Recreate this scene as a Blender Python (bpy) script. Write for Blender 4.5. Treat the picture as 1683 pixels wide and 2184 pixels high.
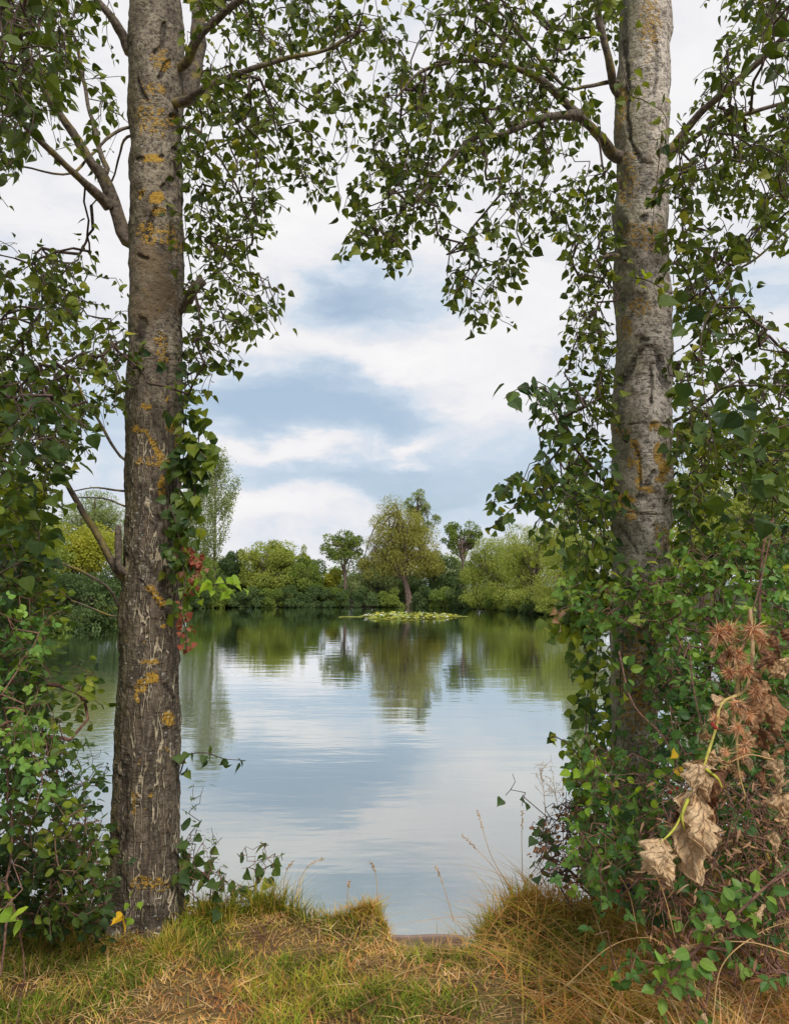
import bpy, math, random
import numpy as np
from mathutils import Vector
for o in list(bpy.data.objects): bpy.data.objects.remove(o)
scene = bpy.context.scene
C = scene.collection
R = math.radians
# ------------------------------------------------------------------ camera
F, TILT, EYE = 740.0, R(5.7), 1.6
cam_d = bpy.data.cameras.new('camera'); cam = bpy.data.objects.new('camera', cam_d); C.objects.link(cam)
cam.location = (0, 0, EYE); cam.rotation_euler = (R(90) + TILT, 0, 0)
cam_d.sensor_fit = 'VERTICAL'; cam_d.sensor_height = 36; cam_d.lens = F / 1024 * 36
cam_d.clip_start = .05; cam_d.clip_end = 5000
scene.camera = cam
scene.view_settings.view_transform = 'Standard'; scene.view_settings.look = 'None'
scene.view_settings.exposure = 0.30; scene.view_settings.gamma = 1
scene.render.resolution_x, scene.render.resolution_y = 788, 1024
scene.cycles.max_bounces = 7; scene.cycles.diffuse_bounces = 3; scene.cycles.glossy_bounces = 3
scene.cycles.transmission_bounces = 4; scene.cycles.use_denoising = True
# measured view direction helper: x, y are read off the 1683 x 2184 view of the photograph
def rdir(x, y):
    u = (np.asarray(x, float) * 788 / 1683 - 394) / F; v = (512 - np.asarray(y, float) * 1024 / 2184) / F
    c, s = math.cos(TILT), math.sin(TILT)
    return u, c - v * s, s + v * c
def W(x, y, Y):
    u, a, b = rdir(x, y); t = Y / a
    return np.stack([u * t, a * t, EYE + b * t], -1)
def toD(P):
    c, s = math.cos(TILT), math.sin(TILT); z = P[..., 2] - EYE
    f = P[..., 1] * c + z * s; v = -P[..., 1] * s + z * c; f = np.maximum(f, 1e-3)
    return (P[..., 0] / f * F + 394) / 788 * 1683, (512 - v / f * F) / 1024 * 2184

# ------------------------------------------------------------------ node helpers
def N(nt, t, ins=None, **pr):
    n = nt.nodes.new(t)
    for k, v in pr.items(): setattr(n, k, v)
    for k, v in (ins or {}).items():
        if isinstance(v, bpy.types.NodeSocket): nt.links.new(v, n.inputs[k])
        else: n.inputs[k].default_value = v
    return n
def mth(nt, op, a, b=0.0, c=False):
    return N(nt, 'ShaderNodeMath', {0: a, 1: b}, operation=op, use_clamp=c).outputs[0]
def mix(nt, f, a, b, bt='MIX'):
    a = (*a, 1) if isinstance(a, tuple) and len(a) == 3 else a
    b = (*b, 1) if isinstance(b, tuple) and len(b) == 3 else b
    return N(nt, 'ShaderNodeMix', {0: f, 6: a, 7: b}, data_type='RGBA', blend_type=bt).outputs[2]
def ramp(nt, f, pts):
    n = N(nt, 'ShaderNodeValToRGB', {0: f}); e = n.color_ramp.elements
    while len(e) < len(pts): e.new(.5)
    for q, (p, c) in zip(e, pts):
        q.position = p; q.color = (*c, 1) if isinstance(c, tuple) else (c, c, c, 1)
    return n.outputs[0]
def mapr(nt, v, a, b, c=0.0, d=1.0):
    return N(nt, 'ShaderNodeMapRange', {0: v, 1: a, 2: b, 3: c, 4: d}).outputs[0]
def noi(nt, vec, sc=(1, 1, 1), scale=1.0, det=3.0, rough=.55, dist=0.0):
    m = N(nt, 'ShaderNodeMapping', {0: vec, 3: sc})
    return N(nt, 'ShaderNodeTexNoise', {'Vector': m.outputs[0], 'Scale': scale, 'Detail': det, 'Roughness': rough, 'Distortion': dist}).outputs[0]
def new_mat(name):
    m = bpy.data.materials.new(name); m.use_nodes = True; nt = m.node_tree; nt.nodes.clear()
    return m, nt, nt.nodes.new('ShaderNodeOutputMaterial')

# ------------------------------------------------------------------ sky
SUN_EL, SUN_AZ = R(48), R(155)     # azimuth clockwise from +Y : behind the camera, to the right
world = bpy.data.worlds.new('World'); scene.world = world; world.use_nodes = True
wt = world.node_tree; wt.nodes.clear()
wo = wt.nodes.new('ShaderNodeOutputWorld')
tc = N(wt, 'ShaderNodeTexCoord').outputs['Generated']
sky = N(wt, 'ShaderNodeTexSky', sky_type='NISHITA', sun_disc=False, sun_elevation=SUN_EL, sun_rotation=SUN_AZ, air_density=1.2, dust_density=2.0)
wn = N(wt, 'ShaderNodeTexNoise', {'Vector': N(wt, 'ShaderNodeMapping', {0: tc, 3: (1, 1, 2.6)}).outputs[0], 'Scale': 4.5, 'Detail': 6.0, 'Roughness': .55})
wv = N(wt, 'ShaderNodeVectorMath', {0: wn.outputs[1], 1: (.5, .5, .5)}, operation='SUBTRACT').outputs[0]
wv = N(wt, 'ShaderNodeVectorMath', {0: wv, 1: (.24, .24, .16)}, operation='MULTIPLY').outputs[0]
wd = N(wt, 'ShaderNodeVectorMath', {0: tc, 1: wv}, operation='ADD').outputs[0]
wd = N(wt, 'ShaderNodeVectorMath', {0: wd}, operation='NORMALIZE').outputs[0]
def blob(x, y, sx, sy, w):
    u, a, b = [float(q) for q in rdir(x, y)]
    d = Vector((u, a, b)).normalized(); tu = d.cross(Vector((0, 0, 1))).normalized(); tv = tu.cross(d)
    tu = tu / (sx * .4682 / F); tv = tv / (sy * .4682 / F)
    p = N(wt, 'ShaderNodeVectorMath', {0: wd, 1: tu}, operation='DOT_PRODUCT').outputs['Value']
    q = N(wt, 'ShaderNodeVectorMath', {0: wd, 1: tv}, operation='DOT_PRODUCT').outputs['Value']
    r2 = N(wt, 'ShaderNodeMath', {0: p, 1: p, 2: mth(wt, 'MULTIPLY', q, q)}, operation='MULTIPLY_ADD').outputs[0]
    g = mth(wt, 'POWER', 2.718, mth(wt, 'MULTIPLY', r2, -1.0))
    return mth(wt, 'MULTIPLY', g, w)
def blobs(L):
    s = None
    for b in L:
        g = blob(*b); s = g if s is None else mth(wt, 'ADD', s, g)
    return s
blue = blobs([(820, 640, 190, 52, 1.0), (730, 850, 250, 55, 1.0), (840, 915, 170, 45, .9), (700, 1015, 260, 40, .85), (960, 1040, 200, 45, .7),
              (560, 870, 130, 60, .5), (1300, 980, 300, 60, .4), (300, 900, 250, 60, .5), (1600, 620, 260, 60, .5), (1000, 250, 300, 70, .10)])
white = blobs([(600, 715, 150, 38, .9), (850, 765, 160, 26, 1.0), (1050, 850, 130, 75, 1.0), (620, 955, 190, 20, 1.1), (935, 958, 60, 14, .9),
               (905, 992, 80, 10, .8), (560, 1080, 220, 42, .9), (1120, 660, 200, 90, .8), (640, 520, 300, 80, .7), (850, 250, 700, 220, .55), (300, 400, 300, 200, .3), (1500, 300, 300, 250, .3)])
wn2 = noi(wt, wd, (1, 1, 2.0), 9.0, 7.0, .62)
wn3 = noi(wt, wd, (1, 1, 2.2), 2.3, 4.0, .55)
f = mth(wt, 'SUBTRACT', blue, mth(wt, 'MULTIPLY', white, .8))
f = mth(wt, 'ADD', f, mth(wt, 'MULTIPLY', mth(wt, 'SUBTRACT', wn2, .5), 1.7))
f = mth(wt, 'ADD', f, mth(wt, 'MULTIPLY', mth(wt, 'SUBTRACT', wn3, .5), .55))
cl = ramp(wt, mapr(wt, f, -1.0, 1.2), [(0.0, (7.9, 7.8, 7.8)), (.32, (7.15, 7.1, 7.3)), (.45, (6.25, 6.5, 7.0)), (.60, (5.1, 5.85, 6.75)), (.80, (4.3, 5.2, 6.3)), (1.0, (3.8, 4.8, 6.0))])
nsk = mix(wt, mapr(wt, f, .25, 1.1, 0.0, .28), cl, sky.outputs[0])
wt.links.new(N(wt, 'ShaderNodeBackground', {'Color': nsk, 'Strength': .1}).outputs[0], wo.inputs[0])
sun_d = bpy.data.lights.new('sun', 'SUN'); sun_d.energy = 2.6; sun_d.angle = R(14); sun_d.color = (1, .96, .9)
sun = bpy.data.objects.new('sun', sun_d); C.objects.link(sun); sun.location = (3, -5, 12)
sdir = Vector((math.sin(SUN_AZ) * math.cos(SUN_EL), math.cos(SUN_AZ) * math.cos(SUN_EL), math.sin(SUN_EL)))
sun.rotation_euler = sdir.to_track_quat('Z', 'Y').to_euler()

# ------------------------------------------------------------------ numpy noise
def _h(i, j, k, s):
    n = (i * 374761393 + j * 668265263 + k * 2147483647 + s * 974634777) & 0xffffffff
    n = ((n ^ (n >> 13)) * 1274126177) & 0xffffffff
    return ((n ^ (n >> 16)) & 0xffff) / 65535.0
def vn(P, s=0):
    P = np.asarray(P, float); I = np.floor(P).astype(np.int64); f = P - I; f = f * f * (3 - 2 * f)
    i, j, k = I[..., 0], I[..., 1], I[..., 2]; r = 0
    for a in (0, 1):
        for b in (0, 1):
            for c in (0, 1):
                w = (f[..., 0] if a else 1 - f[..., 0]) * (f[..., 1] if b else 1 - f[..., 1]) * (f[..., 2] if c else 1 - f[..., 2])
                r = r + w * _h(i + a, j + b, k + c, s)
    return r - .5
def fbm(P, s=0, o=4):
    r = 0; a = 1
    for q in range(o): r = r + a * vn(np.asarray(P) * 2 ** q + 17.3 * q, s + q); a *= .5
    return r
def xyz(x, y, z=0.0): return np.stack(np.broadcast_arrays(x, y, z), -1).astype(float)
def nrm(v): return v / np.maximum(np.linalg.norm(v, axis=-1, keepdims=True), 1e-9)

# ------------------------------------------------------------------ object helpers
def tag(o, label=None, cat=None, group=None, kind=None):
    if label: o['label'] = label
    if cat: o['category'] = cat
    if group: o['group'] = group
    if kind: o['kind'] = kind
    return o
def thing(name, label, cat, loc=(0, 0, 0), group=None):
    o = bpy.data.objects.new(name, None); C.objects.link(o); o.location = tuple(float(q) for q in loc); o.empty_display_size = .1
    return tag(o, label, cat, group)
def mesh(name, V, Fc, mat, parent=None, smooth=True, att=None, uv=None):
    """V (n,3) world coordinates, Fc (m,3|4) or list of such; att name -> (n,) floats or (n,4) colours"""
    V = np.asarray(V, np.float32); Fs = Fc if isinstance(Fc, list) else [Fc]
    if parent is not None: V = V - np.array(parent.location, np.float32)
    me = bpy.data.meshes.new(name)
    me.vertices.add(len(V)); me.vertices.foreach_set('co', V.ravel())
    lv = np.concatenate([f.ravel() for f in Fs]).astype(np.int32)
    cnt = np.concatenate([np.full(len(f), f.shape[1]) for f in Fs]); st = np.concatenate([[0], np.cumsum(cnt)[:-1]]).astype(np.int32)
    me.loops.add(len(lv)); me.loops.foreach_set('vertex_index', lv)
    me.polygons.add(len(cnt)); me.polygons.foreach_set('loop_start', st); me.polygons.foreach_set('loop_total', cnt.astype(np.int32))
    me.polygons.foreach_set('use_smooth', np.full(len(cnt), smooth))
    for k, a in (att or {}).items():
        a = np.asarray(a, np.float32)
        if a.ndim == 1: me.attributes.new(k, 'FLOAT', 'POINT').data.foreach_set('value', a)
        else: me.attributes.new(k, 'FLOAT_COLOR', 'POINT').data.foreach_set('color', a.ravel())
    if uv is not None:
        me.uv_layers.new(name='UVMap').data.foreach_set('uv', np.asarray(uv, np.float32)[lv].ravel())
    me.update(calc_edges=True)
    me.materials.append(mat)
    o = bpy.data.objects.new(name, me); C.objects.link(o)
    if parent is not None: o.parent = parent
    return o
class Bag:
    def __init__(s): s.V = []; s.F = []; s.n = 0; s.A = []
    def add(s, V, Fc, a=0.0):
        s.V.append(V); s.F.append(Fc + s.n); s.n += len(V); s.A.append(np.broadcast_to(a, (len(V),)).astype(float))
    def obj(s, name, mat, parent=None, smooth=True):
        by = {}
        for f in s.F: by.setdefault(f.shape[1], []).append(f)
        return mesh(name, np.concatenate(s.V), [np.concatenate(v) for v in by.values()], mat, parent, smooth, {'rnd': np.concatenate(s.A)})
def smooth_line(P, n):
    P = np.asarray(P, float); k = len(P); t = np.linspace(0, k - 1, n); i = np.clip(t.astype(int), 0, k - 2); f = (t - i)[:, None]
    Q = np.concatenate([[2 * P[0] - P[1]], P, [2 * P[-1] - P[-2]]]); a, b, c, d = Q[i], Q[i + 1], Q[i + 2], Q[i + 3]
    return .5 * (2 * b + (c - a) * f + (2 * a - 5 * b + 4 * c - d) * f * f + (3 * b - a - 3 * c + d) * f ** 3)
def tube(P, r, ns=10, cap=True, knob=0.0, seed=0):
    P = np.asarray(P, float); n = len(P); r = np.broadcast_to(r, (n,)).astype(float)
    T = nrm(np.gradient(P, axis=0)); ref = np.array([.31, .9, .12]); 
    if abs(T.mean(0) @ ref) > .93: ref = np.array([1., .1, 0])
    A = nrm(np.cross(T, ref)); B = np.cross(T, A); th = np.linspace(0, 2 * np.pi, ns, endpoint=False)
    D = A[:, None] * np.cos(th)[None, :, None] + B[:, None] * np.sin(th)[None, :, None]
    rr = r[:, None] * np.ones((1, ns))
    if knob: rr = rr * (1 + knob * 2 * fbm((P[:, None] + D * r[:, None, None]) * 14, seed, 3))
    V = (P[:, None] + D * rr[..., None]).reshape(-1, 3)
    i = np.arange(n - 1)[:, None] * ns; j = np.arange(ns)[None]; j2 = (j + 1) % ns
    Q = np.stack([i + j, i + j2, i + ns + j2, i + ns + j], -1).reshape(-1, 4)
    if cap:
        V = np.concatenate([V, P[-1:] + T[-1] * r[-1] * .4]); k = len(V) - 1; b = (n - 1) * ns
        Q = np.concatenate([Q, np.stack([b + j[0], b + j2[0], np.full(ns, k), np.full(ns, k)], -1)]) if False else Q
        tri = np.stack([b + j[0], b + j2[0], np.full(ns, k)], -1)
        return V, Q, tri
    return V, Q, None
def add_tube(bag, P, r, ns=8, a=0.0, knob=0.0):
    V, Q, tri = tube(P, r, ns, True, knob); n0 = bag.n
    bag.add(V, Q, a)
    bag.F.append(tri + n0)

# leaf templates: verts (x across, y along, z up), quads, uv
def tmpl(w, yk, fold=.12, droop=.12, wav=0.0):
    k = len(yk); V = []; 
    for i, (y, ww) in enumerate(zip(yk, w)):
        z = -droop * y * y
        if ww == 0: V.append((0, y, z))
        else: V += [(-ww, y, z + fold * ww * 2 + wav * math.sin(i * 2.1)), (0, y, z), (ww, y, z + fold * ww * 2 - wav * math.sin(i * 2.7))]
    F4 = []; F3 = []; idx = []; p = 0
    for ww in w: idx.append((p,) if ww == 0 else (p, p + 1, p + 2)); p += 1 if ww == 0 else 3
    for a, b in zip(idx[:-1], idx[1:]):
        if len(a) == 3 and len(b) == 3: F4 += [(a[0], a[1], b[1], b[0]), (a[1], a[2], b[2], b[1])]
        elif len(a) == 1 and len(b) == 3: F3 += [(a[0], b[1], b[0]), (a[0], b[2], b[1])]
        elif len(a) == 3: F3 += [(a[0], a[1], b[0]), (a[1], a[2], b[0])]
    V = np.array(V, float); return V, np.array(F4).reshape(-1, 4), np.array(F3).reshape(-1, 3), np.stack([V[:, 0] + .5, V[:, 1]], -1)
POPLAR = tmpl([0, .34, .47, .42, .25, .07, 0], [0, .05, .22, .44, .70, .92, 1.1], .13, .22, .012)
OVAL = tmpl([0, .25, .37, .33, .15, 0], [0, .12, .36, .64, .88, 1.02], .14, .2, .012)
LANCE = tmpl([0, .09, .08, 0], [0, .3, .65, 1.0], .05, .25)
IVY = tmpl([0, .5, .30, .2, 0], [0, .22, .5, .72, 1.0], .08, .18)
TUFT = (np.array([(-.28, 0, 0), (.28, .1, 0), (.22, 1, .05), (-.2, .85, -.05)], float), np.array([(0, 1, 2, 3)]), np.zeros((0, 3), int), np.array([(0, 0), (1, 0), (1, 1), (0, 1)], float))
SPRAY = (np.array([(-.16, 0, 0), (.16, .1, 0), (.10, 1, .05), (-.12, .9, -.05)], float), np.array([(0, 1, 2, 3)]), np.zeros((0, 3), int), TUFT[3])
def leaves(name, parent, P, D, Nn, S, tm, mat, rnd, wid=None, kind=None):
    V0, F4, F3, U0 = tm; n = len(P); k = len(V0)
    D = nrm(D); X = nrm(np.cross(D, Nn)); Nn = np.cross(X, D); S = np.broadcast_to(S, (n,)); w = np.ones(n) if wid is None else wid
    V = P[:, None] + S[:, None, None] * (X[:, None] * (V0[None, :, 0:1] * w[:, None, None]) + D[:, None] * V0[None, :, 1:2] + Nn[:, None] * V0[None, :, 2:3])
    off = (np.arange(n) * k)[:, None, None]; Fs = []
    if len(F4): Fs.append((F4[None] + off).reshape(-1, 4))
    if len(F3): Fs.append((F3[None] + off).reshape(-1, 3))
    o = mesh(name, V.reshape(-1, 3), Fs, mat, parent, False, {'rnd': np.repeat(rnd, k)}, np.tile(U0, (n, 1)))
    if kind: o['kind'] = kind
    return o

# ------------------------------------------------------------------ growing branches
def in_poly(x, y, poly):
    c = np.zeros(len(x), bool); n = len(poly)
    for i in range(n):
        x1, y1 = poly[i]; x2, y2 = poly[(i + 1) % n]
        if y1 == y2: continue
        c ^= ((y1 > y) != (y2 > y)) & (x < (x2 - x1) * (y - y1) / (y2 - y1) + x1)
    return c
def region(poly, n, Y0, Y1, rng, thr=-9.0, cell=70.0, seed=0):
    """n points spread through the block of air behind this outline, between two distances, in clumps"""
    p = np.array(poly, float); lo, hi = p.min(0), p.max(0); out = []
    tot = 0
    for _ in range(60):
        q = rng.uniform(lo, hi, (n * 3, 2)); m = in_poly(q[:, 0], q[:, 1], poly)
        m &= fbm(xyz(q[:, 0] / cell, q[:, 1] / cell, 0.5), seed, 3) > thr
        out.append(q[m]); tot += m.sum()
        if tot >= n: break
    q = np.concatenate(out)[:n]
    return W(q[:, 0], q[:, 1], rng.uniform(Y0, Y1, len(q)))
def grow(seeds, targets, rng, step=.07, rise=.12, wob=.10, hang=(.05, .25), sway=.3, twig=.2, first=None, hangdir=(0, 0, -1)):
    """joins every target to the nearest wood already there by an arching path, then lets a shoot hang from it"""
    seeds = np.asarray(seeds, float)
    cap = len(seeds) + int(len(targets) * 70) + 100
    P = np.zeros((cap, 3)); par = np.full(cap, -1); tip = np.zeros(cap, bool); n = len(seeds); P[:n] = seeds
    d0 = np.full(len(targets), 1e9)
    for i in range(0, len(seeds), 50): d0 = np.minimum(d0, ((targets[:, None] - seeds[None, i:i + 50]) ** 2).sum(-1).min(1))
    hd = np.array(hangdir, float)
    for ti in np.argsort(d0):
        t = targets[ti]; d2 = ((P[:n] - t) ** 2).sum(1); b = int(d2.argmin()); L = math.sqrt(d2[b]); p0 = P[b]
        m = (p0 + t) / 2 + np.array([0, 0, rise * L]) + rng.normal(0, wob * L, 3)
        k = max(1, int(L / step)); s = np.linspace(0, 1, k + 1)[1:, None]
        Q = (1 - s) ** 2 * p0 + 2 * s * (1 - s) * m + s * s * t + rng.normal(0, step * .10, (k, 3))
        h = rng.uniform(*hang); kh = max(1, int(h / (step * .6))); dd = nrm(hd + rng.normal(0, sway, 3) + nrm(t - p0) * .5)
        H = []; q = Q[-1].copy()
        for _ in range(kh):
            dd = nrm(dd + rng.normal(0, .18, 3) + hd * .12); q = q + dd * step * .6; H.append(q.copy())
        A = np.concatenate([Q, np.array(H)]); ka = len(A)
        if n + ka >= cap: break
        P[n:n + ka] = A; par[n] = b; par[n + 1:n + ka] = np.arange(n, n + ka - 1)
        nt_ = kh + int(min(L, twig) / step); tip[n + ka - min(ka, max(1, nt_)):n + ka] = True
        n += ka
    return P[:n], par[:n], tip[:n]
def wood(name, parent, P, par, mat, rmin=.0018, rpow=.41, rmax=.03, ns=4, kind=None):
    n = len(P); cnt = np.zeros(n); ch = np.zeros(n); 
    has = par >= 0; np.add.at(ch, par[has], 1)
    cnt[ch == 0] = 1
    for i in range(n - 1, -1, -1):
        if par[i] >= 0: cnt[par[i]] += cnt[i]
    r = np.minimum(rmin * np.maximum(cnt, 1) ** rpow, rmax)
    T = np.zeros((n, 3)); T[has] = P[has] - P[par[has]]; T[~has] = (0, 0, 1); T = nrm(T)
    A = nrm(np.cross(T, np.array([.31, .9, .12]))); B = np.cross(T, A); th = np.linspace(0, 2 * np.pi, ns, endpoint=False)
    D = A[:, None] * np.cos(th)[None, :, None] + B[:, None] * np.sin(th)[None, :, None]
    idx = np.where(has)[0]; k = len(idx)
    rt = r[idx]; rb = np.minimum(r[par[idx]], rt * 1.25)
    V1 = P[par[idx]][:, None] + D[idx] * rb[:, None, None]; V2 = P[idx][:, None] + D[idx] * rt[:, None, None]
    V = np.concatenate([V1, V2], 1).reshape(-1, 3); j = np.arange(ns); j2 = (j + 1) % ns
    Q = (np.stack([j, j2, j2 + ns, j + ns], -1)[None] + (np.arange(k) * 2 * ns)[:, None, None]).reshape(-1, 4)
    o = mesh(name, V, Q, mat, parent)
    if kind: o['kind'] = kind
    return o
def tip_leaves(P, par, tip, rng, per=1.0, down=.8, out=.7, up=.3, jit=.01, face=.0):
    i = np.where(tip)[0]; m = rng.random(len(i)) < (per % 1.0 if per % 1.0 else 2); reps = int(per)
    i = np.concatenate([np.repeat(i, reps), i[m]] if per % 1.0 else [np.repeat(i, reps)])
    k = len(i); tw = nrm(P[i] - P[np.maximum(par[i], 0)] + 1e-6)
    h = nrm(rng.normal(0, 1, (k, 3)) * np.array([1, 1, .3]))
    D = h * out + tw * .25 + np.array([0, 0, -1]) * down * rng.uniform(.3, 1.3, (k, 1))
    Nn = nrm(rng.normal(0, 1, (k, 3)) + np.array([0, -face, up]))
    return P[i] + h * jit * 2 + rng.normal(0, jit, (k, 3)), D, Nn

# ------------------------------------------------------------------ materials
def leaf_mat(name, cols, trans=.35, rough=.55, vein=.25, under=(1.35, 1.3, 1.15), spec=.22):
    m, nt, out = new_mat(name)
    a = N(nt, 'ShaderNodeAttribute', attribute_name='rnd').outputs['Fac']
    k = len(cols); c = ramp(nt, a, [(i / (k - 1), q) for i, q in enumerate(cols)])
    uv = N(nt, 'ShaderNodeUVMap', uv_map='UVMap').outputs[0]
    if vein:
        s = N(nt, 'ShaderNodeSeparateXYZ', {0: uv}); ax = mth(nt, 'ABSOLUTE', mth(nt, 'SUBTRACT', s.outputs[0], .5))
        rib = mapr(nt, ax, .035, .0); side = mth(nt, 'PINGPONG', mth(nt, 'SUBTRACT', mth(nt, 'MULTIPLY', s.outputs[1], 5.0), mth(nt, 'MULTIPLY', ax, 4.0)), .5)
        v = mth(nt, 'MAXIMUM', rib, mth(nt, 'MULTIPLY', mapr(nt, side, .07, .0), .6))
        c = mix(nt, mth(nt, 'MULTIPLY', v, vein), c, mix(nt, 1.0, c, (2.2, 2.1, 1.8), 'MULTIPLY'))
    g = N(nt, 'ShaderNodeNewGeometry')
    sp = noi(nt, N(nt, 'ShaderNodeTexCoord').outputs['Object'], scale=60.0, det=2.0)
    c = mix(nt, mapr(nt, sp, .62, .75, 0, .35), c, (.16, .12, .04))
    c = mix(nt, g.outputs['Backfacing'], c, mix(nt, 1.0, c, under, 'MULTIPLY'))
    p = N(nt, 'ShaderNodeBsdfPrincipled', {'Base Color': c, 'Roughness': rough, 'Specular IOR Level': spec})
    t = N(nt, 'ShaderNodeBsdfTranslucent', {0: mix(nt, 1.0, c, (1.5, 1.6, .7), 'MULTIPLY')})
    nt.links.new(N(nt, 'ShaderNodeMixShader', {0: trans, 1: p.outputs[0], 2: t.outputs[0]}).outputs[0], out.inputs[0])
    return m
def rnd_mat(name, cols, rough=.8, trans=0.0, var=25.0):
    m, nt, out = new_mat(name)
    a = N(nt, 'ShaderNodeAttribute', attribute_name='rnd').outputs['Fac']; k = len(cols)
    n = noi(nt, N(nt, 'ShaderNodeTexCoord').outputs['Object'], scale=var)
    c = ramp(nt, a, [(i / (k - 1), q) for i, q in enumerate(cols)]) if k > 1 else (*cols[0], 1)
    c = mix(nt, 1.0, c, ramp(nt, n, [(.3, .6), (.7, 1.35)]), 'MULTIPLY')
    p = N(nt, 'ShaderNodeBsdfPrincipled', {'Base Color': c, 'Roughness': rough, 'Specular IOR Level': .2}).outputs[0]
    if trans:
        t = N(nt, 'ShaderNodeBsdfTranslucent', {0: c}); p = N(nt, 'ShaderNodeMixShader', {0: trans, 1: p, 2: t.outputs[0]}).outputs[0]
    nt.links.new(p, out.inputs[0]); return m
def bark_mat(name, pale, grey, dark, streak, streak_top, lent, algae, lichen=(.38, .22, .03), low=None):
    m, nt, out = new_mat(name)
    ob = N(nt, 'ShaderNodeTexCoord').outputs['Object']
    at = N(nt, 'ShaderNodeAttribute', attribute_name='marks'); sep = N(nt, 'ShaderNodeSeparateColor', {0: at.outputs['Color']})
    li, sc, wd_ = sep.outputs[0], sep.outputs[1], sep.outputs[2]; pl = at.outputs['Alpha']
    n1 = noi(nt, ob, (1, 1, .8), 9.0, 6.0, .65); n2 = noi(nt, ob, (1, 1, 1), 45.0, 4.0, .7); n3 = noi(nt, ob, (1, 1, .35), 4.0, 3.0)
    c = mix(nt, ramp(nt, n1, [(.38, 0.0), (.60, 1.0)]), grey, pale)
    c = mix(nt, mth(nt, 'MULTIPLY', pl, .85), c, tuple(min(1, q * 1.12) for q in pale))
    c = mix(nt, ramp(nt, n2, [(.40, .75), (.52, 0.0)]), c, dark)
    if low:
        sz0 = N(nt, 'ShaderNodeSeparateXYZ', {0: ob}).outputs[2]; lw = mth(nt, 'MULTIPLY', mapr(nt, sz0, 2.9, 2.1), ramp(nt, noi(nt, ob, (1, 1, .4), 26.0, 4.0, .65), [(.36, 1.0), (.62, .45)]))
        c = mix(nt, lw, c, low)
    # horizontal lenticels
    ln = noi(nt, ob, (16, 16, 120), 1.0, 2.0, .5, .3); ln2 = noi(nt, ob, (1, 1, 1), 3.0, 2.0)
    lm = mth(nt, 'MULTIPLY', ramp(nt, ln, [(.60, 0.0), (.68, 1.0)]), ramp(nt, ln2, [(.35, .25), (.6, 1.0)]))
    c = mix(nt, mth(nt, 'MULTIPLY', lm, lent), c, dark)
    # pale upright seams of the old lower bark
    sz = N(nt, 'ShaderNodeSeparateXYZ', {0: ob}).outputs[2]
    wv_ = noi(nt, ob, (1, 1, 1), 12.0, 2.0)
    vv = N(nt, 'ShaderNodeMapping', {0: ob, 3: (33, 33, 2.4)}).outputs[0]
    vv = N(nt, 'ShaderNodeVectorMath', {0: vv, 1: N(nt, 'ShaderNodeCombineXYZ', {0: mth(nt, 'MULTIPLY', wv_, 1.0), 1: mth(nt, 'MULTIPLY', wv_, 1.0), 2: 0.0}).outputs[0]}, operation='ADD').outputs[0]
    vo = N(nt, 'ShaderNodeTexVoronoi', {'Vector': vv, 'Scale': 1.0}, feature='DISTANCE_TO_EDGE').outputs[0]
    sm = mth(nt, 'MULTIPLY', mapr(nt, vo, .075, .03), ramp(nt, noi(nt, ob, (20, 20, 5), 1.0, 3.0), [(.45, 0.0), (.54, 1.0)]))
    sm = mth(nt, 'MULTIPLY', sm, mapr(nt, sz, streak_top, streak_top - .5))
    c = mix(nt, mth(nt, 'MULTIPLY', sm, streak), c, (.47, .39, .27))
    c = mix(nt, mth(nt, 'MULTIPLY', mth(nt, 'MULTIPLY', mth(nt, 'MULTIPLY', mapr(nt, vo, .20, .10), mapr(nt, sz, streak_top, streak_top - .5)), mth(nt, 'SUBTRACT', 1.0, sm)), streak * .6), c, dark)
    # greenish dust of algae, on the shaded side and in patches
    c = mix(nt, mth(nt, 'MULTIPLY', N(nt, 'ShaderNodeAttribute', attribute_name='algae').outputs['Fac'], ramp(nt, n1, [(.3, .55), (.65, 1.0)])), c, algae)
    c = mix(nt, wd_, c, mix(nt, n3, (.10, .075, .045), (.25, .18, .11)))
    c = mix(nt, mth(nt, 'MULTIPLY', sc, ramp(nt, n2, [(.3, 1.0), (.7, .65)])), c, (.022, .018, .015))
    lv = N(nt, 'ShaderNodeTexVoronoi', {'Vector': ob, 'Scale': 42.0, 'Randomness': 1.0}).outputs[0]
    lr = mth(nt, 'MULTIPLY', mapr(nt, lv, .14, .22), mapr(nt, lv, .50, .38))     # little rings of lichen
    nl = noi(nt, ob, (1, 1, 1), 95.0, 3.0, .6); lf = mth(nt, 'ADD', mth(nt, 'MULTIPLY', li, .75), mth(nt, 'ADD', mth(nt, 'MULTIPLY', mth(nt, 'SUBTRACT', n2, .5), 1.7), mth(nt, 'MULTIPLY', mth(nt, 'SUBTRACT', nl, .5), 2.2)))
    lm2 = mth(nt, 'MAXIMUM', ramp(nt, lf, [(.44, 0.0), (.52, 1.0)]), mth(nt, 'MULTIPLY', lr, ramp(nt, mth(nt, 'ADD', li, mth(nt, 'MULTIPLY', n3, .35)), [(.22, 0.0), (.42, .8)])))
    c = mix(nt, mth(nt, 'MULTIPLY', lm2, .9), c, mix(nt, n2, lichen, tuple(q * 1.35 for q in lichen)))
    gl = N(nt, 'ShaderNodeTexVoronoi', {'Vector': N(nt, 'ShaderNodeMapping', {0: ob, 3: (1, 1, 1.3)}).outputs[0], 'Scale': 30.0}).outputs[0]
    c = mix(nt, mth(nt, 'MULTIPLY', mapr(nt, gl, .26, .18), ramp(nt, ln2, [(.46, 0.0), (.58, .55)])), c, (.40, .40, .34))
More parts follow.
